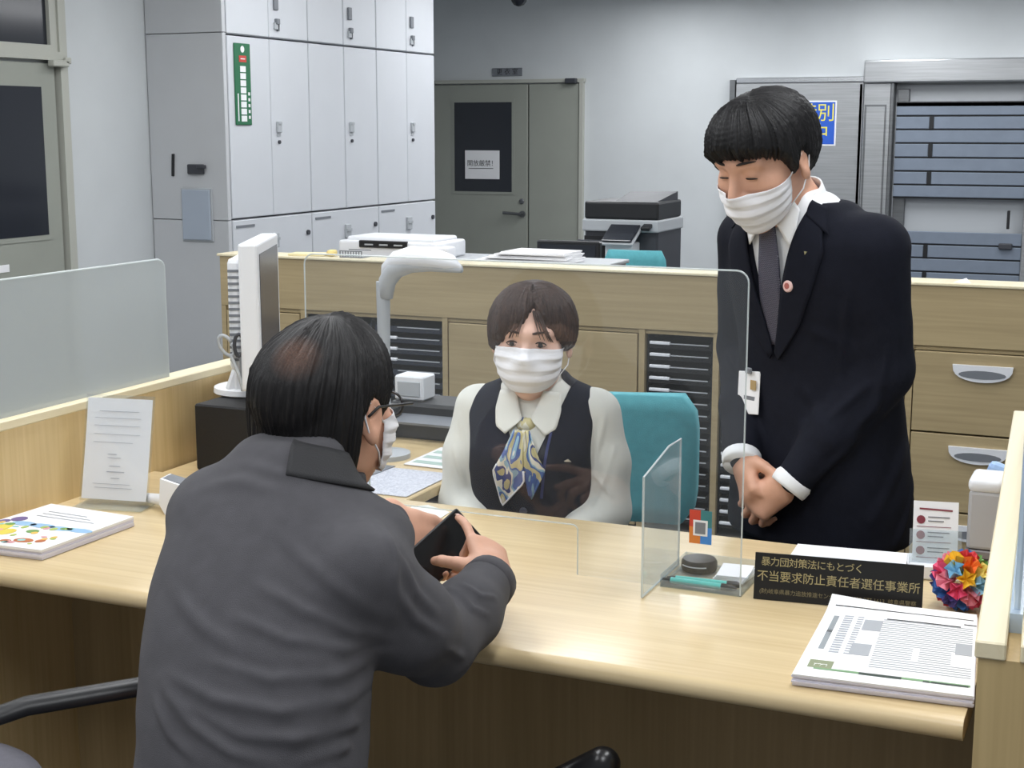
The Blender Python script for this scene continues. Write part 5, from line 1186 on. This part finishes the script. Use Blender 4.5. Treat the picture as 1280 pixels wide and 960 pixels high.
local(MB().lathe([(.0125, 0), (.0125, .004), (.010, .006)], tuple(bd+np.array((0, .004, 0))), 20, nrm_), 'badge', mat('badge_pink', (232, 196, 190), .4), sm); local(MB().lathe([(.006, 0), (.006, .001)], tuple(bd+np.array((0, .010, 0))), 14, nrm_), 'badge_mark', mat('badge_red', (168, 92, 84), .5), sm)
bd = pixsurf(jfull, sm, 1008, 316); local(MB().prism([(-.006, .004), (.008, .003), (.001, -.006)], tuple(bd+np.array((0, .006, 0))), (-1, 0, 0), (0, 0, 1), (0, 1, 0), .002), 'lapel_pin', mat('pin_gold', (206, 196, 150), .3, metal=.8), sm)
# shirt cuffs
for c_, e_ in ((wrl, ell_), (wrr, elr_)):
    d = (c_-e_)/np.linalg.norm(c_-e_); local(MB().tube([c_+d*.004, c_+d*.014, c_+d*.028, c_+d*.034, c_+d*.030], [.036, .0405, .0395, .0375, .034], 24), 'shirt_cuff', 'shirt', sm, True)
tr = [ell((0, 0, .84), (.165, .125, .12), .03)]
for sx in (-1, 1): tr += [cone((sx*.085, 0, .80), (sx*.09, .0, .46), .098, .078, .03), cone((sx*.09, 0, .46), (sx*.095, -.005, .06), .078, .062, .02)]
soft('trousers', tr, .008, 'suit', sm, 2)
for sx in (-1, 1): soft('shoe', [cone((sx*.095, -.02, .045), (sx*.11, .15, .036), .042, .036, .02)], .006, 'shoe', sm, 1)
def sm_end(a):
    b = math.degrees(abs(a)); return math.radians(np.interp(b, [0, 30, 48, 60, 72, 80, 90, 102, 118, 180], [63, 66, 69, 75, 100, 86, 76, 98, 120, 126]))
def sm_th(a, u):
    b = abs(a); fr = math.exp(-(b/1.1)**2)
    return .014+.014*fr*math.sin(min(1, u)*math.pi*.75)+.005*math.sin(u*math.pi)+.010*fr*u
hair_cap('hair', 'hair_black', sm, Mh, th_, hs, hp, sm_end, sm_th, jag=.040, na=360, nt=46, seed=9, streak=.0018)
mask_part(sm, Mh, th_, hs, hp, top=-.020, ht=.088)
def eyes(par, closed, w=.0145, brow='lash', bz=.034):
    for sx in (-1, 1):
        up_ = [HP(Mh, th_, hs, sx*.031+u*w, .0862-.0055*u*u-.001, .009+(.0015 if closed else .0062)*(1-u*u)-(.005 if closed else 0)) for u in np.linspace(-1, 1, 9)]
        local(MB().tube(up_, [.0006, .0013, .0016, .0017, .0017, .0017, .0016, .0013, .0006], 6), 'eyelid_line', 'lash', par, True)
        if not closed:
            local(MB().lathe([(.0001, .0012), (.0052, .0006), (.0054, -.002)], tuple(HP(Mh, th_, hs, sx*.031, .0842, .0085)), 14, Matrix(np.array(Mh).tolist()) @ Matrix.Rotation(-math.pi/2, 3, 'X')), 'iris', 'eye_dark', par, True)
            lo_ = [HP(Mh, th_, hs, sx*.031+u*w*.9, .0850-.0055*u*u, .009-.0042*(1-u*u)) for u in np.linspace(-1, 1, 7)]
            local(MB().tube(lo_, .0007, 6), 'lower_lash', 'lash', par, True)
        br = [HP(Mh, th_, hs, sx*(.014+.036*u), .0905-.016*u*u, bz+.003*math.sin(u*2.6)) for u in np.linspace(0, 1, 7)]
        local(MB().tube(br, [.0016, .0026, .0028, .0026, .0022, .0016, .0006], 6), 'eyebrow', 'lash', par, True)
eyes(sm, True)
nail(sm, lj2[1], ln_, 1.)
# ================================================================== seated woman in a vest
wo = person('seated person in a navy vest and cream blouse with a patterned scarf', (-1.213, 2.90, .02), math.radians(190))
Mh, th_, hs = headM(4, 4, -2), np.array((.004, .035, 1.028)), .985
hp = head_prims(Mh, th_, hs, .95)
tor = [(.40, 0, 0, .165, .12), (.52, 0, 0, .145, .105), (.62, 0, .0, .122, .092), (.72, 0, .008, .132, .102), (.79, 0, .014, .142, .108), (.85, 0, .008, .142, .090), (.895, 0, .002, .118, .068), (.925, 0, .004, .072, .054), (.945, 0, .006, .05, .047)]
body = hp+[cone(HP(Mh, th_, hs, 0, -.022, -.06), (0, .004, .91), .046, .052, .025), loft(tor, .02)]
arms = []
sl, el2, wl2 = np.array((-.134, 0, .868)), np.array((-.166, .03, .655)), np.array((-.06, .19, .60)); sr, er2, wr2 = sl*(-1, 1, 1), el2*(-1, 1, 1), wl2*(-1, 1, 1)
for a, b, c_ in ((sl, el2, wl2), (sr, er2, wr2)): body += [cone(a, b, .036, .031, .02), cone(b, c_, .031, .022, .015)]
for w_, t2 in ((wl2, 1), (wr2, -1)): body += hand_prims(w_, (-.4*t2*-1, .9, -.2), (0, .2, 1), t2, .9, curl=(30, 30, 30, 30))[0]
for sx in (-1, 1): body += [cone((sx*.08, 0, .46), (sx*.075, .38, .47), .075, .052, .03), cone((sx*.075, .38, .47), (sx*.075, .36, .08), .048, .034, .02), cone((sx*.075, .36, .045), (sx*.075, .49, .035), .032, .026, .02)]
soft('body', body, .0036, 'skin_pale', wo, 2)
bl = offset([loft(tor, .02)], .006)+[ell((-.105, 0, .875), (.066, .058, .04), .03), ell((.105, 0, .875), (.066, .058, .04), .03)]
for a, b, c_, sx in ((sl, el2, wl2, -1), (sr, er2, wr2, 1)):
    bl += [cone(a, a*.5+b*.5+np.array((sx*.008, 0, 0)), .050, .050, .025), cone(a*.5+b*.5+np.array((sx*.008, 0, 0)), b, .050, .047, .025), cone(b, b*.35+c_*.65, .046, .036, .02)]
fl = []
for a, b, w, h in [((575, 520), (590, 600), .010, .004), ((568, 560), (585, 620), .010, .004), ((600, 500), (590, 560), .010, .003), ((755, 520), (740, 600), .010, .004), ((768, 560), (745, 630), .010, .004), ((735, 500), (745, 560), .010, .003), ((740, 590), (765, 620), .008, .004)]:
    fl.append((pixsurf(bl, wo, *a), pixsurf(bl, wo, *b), w, h))
f1, f2 = folds(fl), wob(.0012, 40, 23)
soft('blouse', bl, .0045, 'blouse', wo, 2, lambda V: f1(V)+f2(V))
vp = offset([loft(tor, .02)], .0135)+[ell((-.085, 0, .879), (.070, .066, .046), .03), ell((.085, 0, .879), (.070, .066, .046), .03)]
vfull = list(vp)
def wcut(P):
    w = .074*np.clip((P[..., 2]-.735)/(.185), -.4, 1.25); return np.maximum(np.abs(P[..., 0]+.004)-w, .02-P[..., 1])*.8
def acut(sx):
    return Prim(lambda P: np.sqrt((P[..., 0]-sx*.205)**2+((P[..., 2]-.80)*.55)**2)-.072, (sx*.205-.075, -.2, .60), (sx*.205+.075, .2, .95), .006, 's')
vp = vp+[Prim(wcut, (-.2, .015, .7), (.2, .25, 1.05), .004, 's'), ell((0, .02, .945), (.058, .062, .05), .006, 's'), acut(-1), acut(1)]
f2 = wob(.0012, 30, 24)
vo = soft('vest', vp, .0042, 'vest', wo, 2, f2, lo=(-.2, -.16, .44), hi=(.2, .17, .96))
for sx in (-1, 1):      # vest opening edge, blouse collar
    G = strip(bl, [pt(sx*.030, .925), pt(sx*.018, .888), pt(sx*.010, .868), pt(sx*.014, .862)], [pt(sx*.066, .920), pt(sx*.072, .885), pt(sx*.066, .850), pt(sx*.044, .836)], FW, .009, 14, 9)
    if sx < 0: G = G[:, ::-1]
    local(MB().grid(G, .0035), 'collar', 'blouse', wo, True)
G = ring_strip((0, .004, .915), headM(0, 16), .056, .054, math.radians(28), math.radians(332), -.02, .028, -.02)
local(MB().grid(G, .003), 'collar_band', 'blouse', wo, True)
# patterned scarf tied at the neck
sc = bpy.data.materials.new('scarf'); sc.use_nodes = True; MATS['scarf'] = sc; nt_ = sc.node_tree; b_ = nt_.nodes['Principled BSDF']; b_.inputs['Roughness'].default_value = .45
tcn = nt_.nodes.new('ShaderNodeTexCoord'); mp_ = nt_.nodes.new('ShaderNodeMapping'); mp_.inputs['Rotation'].default_value = (0, .75, .1); mp_.inputs['Scale'].default_value = (30, 6, 14)
nz_t = nt_.nodes.new('ShaderNodeTexNoise'); nz_t.inputs['Scale'].default_value = 1; nz_t.inputs['Detail'].default_value = 1.5; nz_t.inputs['Distortion'].default_value = .8
rp = nt_.nodes.new('ShaderNodeValToRGB'); rp.color_ramp.interpolation = 'CONSTANT'
for k, (p_, cc) in enumerate([(0, (226, 222, 204)), (.38, (206, 196, 148)), (.45, (72, 104, 168)), (.52, (146, 182, 200)), (.58, (232, 228, 212)), (.64, (56, 72, 132)), (.7, (196, 186, 140))]):
    e_ = rp.color_ramp.elements[k] if k < 2 else rp.color_ramp.elements.new(p_); e_.position = p_; e_.color = (*lin(cc), 1)
nt_.links.new(tcn.outputs['Object'], mp_.inputs[0]); nt_.links.new(mp_.outputs[0], nz_t.inputs[0]); nt_.links.new(nz_t.outputs[0], rp.inputs[0]); nt_.links.new(rp.outputs[0], b_.inputs['Base Color'])
scf = soft('scarf', [ell((.004, .094, .852), (.020, .015, .016), 0), cone((-.012, .088, .855), (-.032, .075, .872), .012, .008, .008), cone((.012, .088, .855), (.032, .075, .872), .012, .008, .008)], .0028, 'scarf', wo, 2, wob(.001, 120, 31))
def tail(l, r, off, nm, border=None):
    G = strip(vfull, [pt(*q) for q in l], [pt(*q) for q in r], FW, off, 18, 12)
    G[..., 1] += .004*np.sin(np.linspace(0, 1, 12)*14)[None, :]*np.linspace(1, .3, 18)[:, None]
    G = G[:, ::-1]; o = local(MB().grid(G, .002), nm, 'scarf', scf, True); return G
G = tail([(.022, .848), (.042, .800), (.066, .758), (.050, .690)], [(-.002, .845), (-.002, .80), (-.004, .738), (.046, .682)], .012, 'scarf_tail')
e1 = np.array([G[i, -1] for i in range(8, 18)]); 
local(MB().tube([tuple(p+np.array((0, .0015, 0))) for p in list(G[9:, -1])+list(G[9:, 0][::-1])], .0022, 6), 'scarf_border', 'white_paper', scf, True)
tail([(.004, .848), (.0, .80), (-.002, .76), (-.012, .708)], [(-.012, .846), (-.028, .81), (-.050, .764), (-.018, .698)], .008, 'scarf_tail')
# strap, pin, buttons
G = strip(vfull, [pt(-.062, .868), pt(-.052, .80), pt(-.040, .70)], [pt(-.057, .868), pt(-.046, .80), pt(-.034, .70)], FW, .003, 12, 2); local(MB().grid(G, .001), 'neck_strap', mat('strap_navy', (44, 52, 104), .6), wo)
for (x, z) in ((.004, .668), (.003, .60)):
    p_ = drape(vfull, np.array([[x, .15, z]]), FW, .001)[0]; local(MB().lathe([(.0085, 0), (.0085, .002), (.006, .003)], tuple(p_), 18, nrm_), 'button', mat('button_navy', (70, 74, 90), .3), wo)
p_ = drape(vfull, np.array([[-.092, .15, .785]]), FW, .001)[0]; local(MB().prism([(-.009, -.002), (.009, -.002), (.002, .004)], tuple(p_), (-1, 0, 0), (0, 0, 1), (0, 1, 0), .002), 'pin', mat('pin_silver', (210, 210, 206), .3, metal=.7), wo)
sk = [ell((0, .0, .46), (.175, .13, .09), .03)]
for sx in (-1, 1): sk += [cone((sx*.08, 0, .47), (sx*.07, .38, .47), .092, .075, .06)]
soft('skirt', sk, .008, 'vest', wo, 2)
for sx in (-1, 1): soft('shoe', [cone((sx*.075, .34, .045), (sx*.075, .50, .034), .036, .03, .02)], .006, 'shoe', wo, 1)
def wo_end(a):
    b = math.degrees(a); b = abs(b+4); return math.radians(np.interp(b, [0, 6, 14, 24, 36, 48, 62, 78, 92, 106, 125, 180], [36, 42, 54, 64, 74, 84, 96, 106, 104, 102, 118, 122]))
def wo_th(a, u):
    b = abs(a); s_ = math.exp(-((b-1.35)/.75)**2); fr = math.exp(-(b/.6)**2)
    part = .006*math.exp(-((a+.1)/.12)**2)*math.exp(-((u-.25)/.4)**2)
    return .011+.010*math.sin(u*math.pi)*(1-.3*fr)+.010*s_*u-.004*fr*u-part
hair_cap('hair', 'hair_brown', wo, Mh, th_, hs, hp, wo_end, wo_th, jag=.022, na=360, nt=46, seed=21, streak=.0015)
# loose fringe strands
fr_ = MB(); r_ = np.random.default_rng(4)
for k in range(16):
    x0_ = r_.uniform(.006, .05)*(1 if k % 2 else -1); p_ = []
    for u in np.linspace(0, 1, 6):
        x = x0_*(.45+.6*u)+.006*u*np.sign(x0_+.006); z = .088-.055*u-(.012*abs(x0_)/.05)*u; p_.append((x, .12, z))
    q = np.array([HP(Mh, th_, hs, *v) for v in p_]); q = drape([h for h in hp if h.mode == 'u'], q, np.array(Mh)@np.array((0, -1, -.15)), .006, far=.05)
    fr_.tube([tuple(v) for v in q], [.0022, .0022, .002, .0016, .0012, .0005], 5)
local(fr_, 'fringe', 'hair_brown', wo, True)
mask_part(wo, Mh, th_, hs, hp, top=.004)
eyes(wo, False, .0135)
# ================================================================== lobby chairs (mostly below the frame)
gcl = mat('chair_cloth', (116, 116, 126), .9, var=.06, vscale=60, bump=.3, bscale=500)
def lobby_chair(label, x, y, rz, arms=True, ztop=.66):
    t = thing('lobby_chair', label, 'chair', (x, y, 0), rz, group='lobby chairs')
    def B(mb, n, m, **k): return mb.build(n, m, t, world=False, **k)
    B(MB().box((0, 0, .405), (.46, .44, .07), None, .03, 4), 'seat', gcl, smooth=True)
    G = []
    for i in range(9):
        z = .47+(ztop-.47)*i/8; e = abs(i-4)/4; ww = .215*(1-.2*e**5)
        G.append([(ww*(-1+2*j/8), -.235-.03*math.cos((j-4)/4*1.3)-.10*(z-.45), z) for j in range(9)])
    B(MB().grid(G, .05), 'backrest', gcl, smooth=True)
    for sx in (-1, 1):
        B(MB().tube([(sx*.20, -.27, .46), (sx*.255, -.235, .60), (sx*.275, -.17, .655), (sx*.28, -.08, .672), (sx*.28, .10, .675), (sx*.275, .2, .665)], [.014, .016, .017, .018, .018, .016], 10, flat=(1., .7)), 'armrest', 'black_plastic', smooth=True)
        for sy in (-1, 1): B(MB().tube([(sx*.2, sy*.18, .38), (sx*.23, sy*.21, .0)], .012, 8), 'leg', 'chrome', smooth=True)
    return t
lobby_chair('grey upholstered lobby chair with black armrests under the seated customer', -1.19, 1.42, math.radians(-42))
t = thing('round_stool', 'round grey upholstered stool beside the customer below the counter', 'stool', (-1.80, 1.58, 0))
MB().lathe([(.0, .37), (.24, .37), (.262, .39), (.266, .42), (.255, .44), (.22, .45), (.0, .452)], (-1.80, 1.58, 0), 48).build('seat', gcl, t, smooth=True)
MB().tube([(-1.80, 1.58, .02), (-1.80, 1.58, .37)], .03, 16).build('post', 'chrome', t, smooth=True, angle=40)
MB().lathe([(.20, 0), (.20, .012), (.05, .03)], (-1.80, 1.58, 0), 36).build('base', 'chrome', t, smooth=True, angle=40)
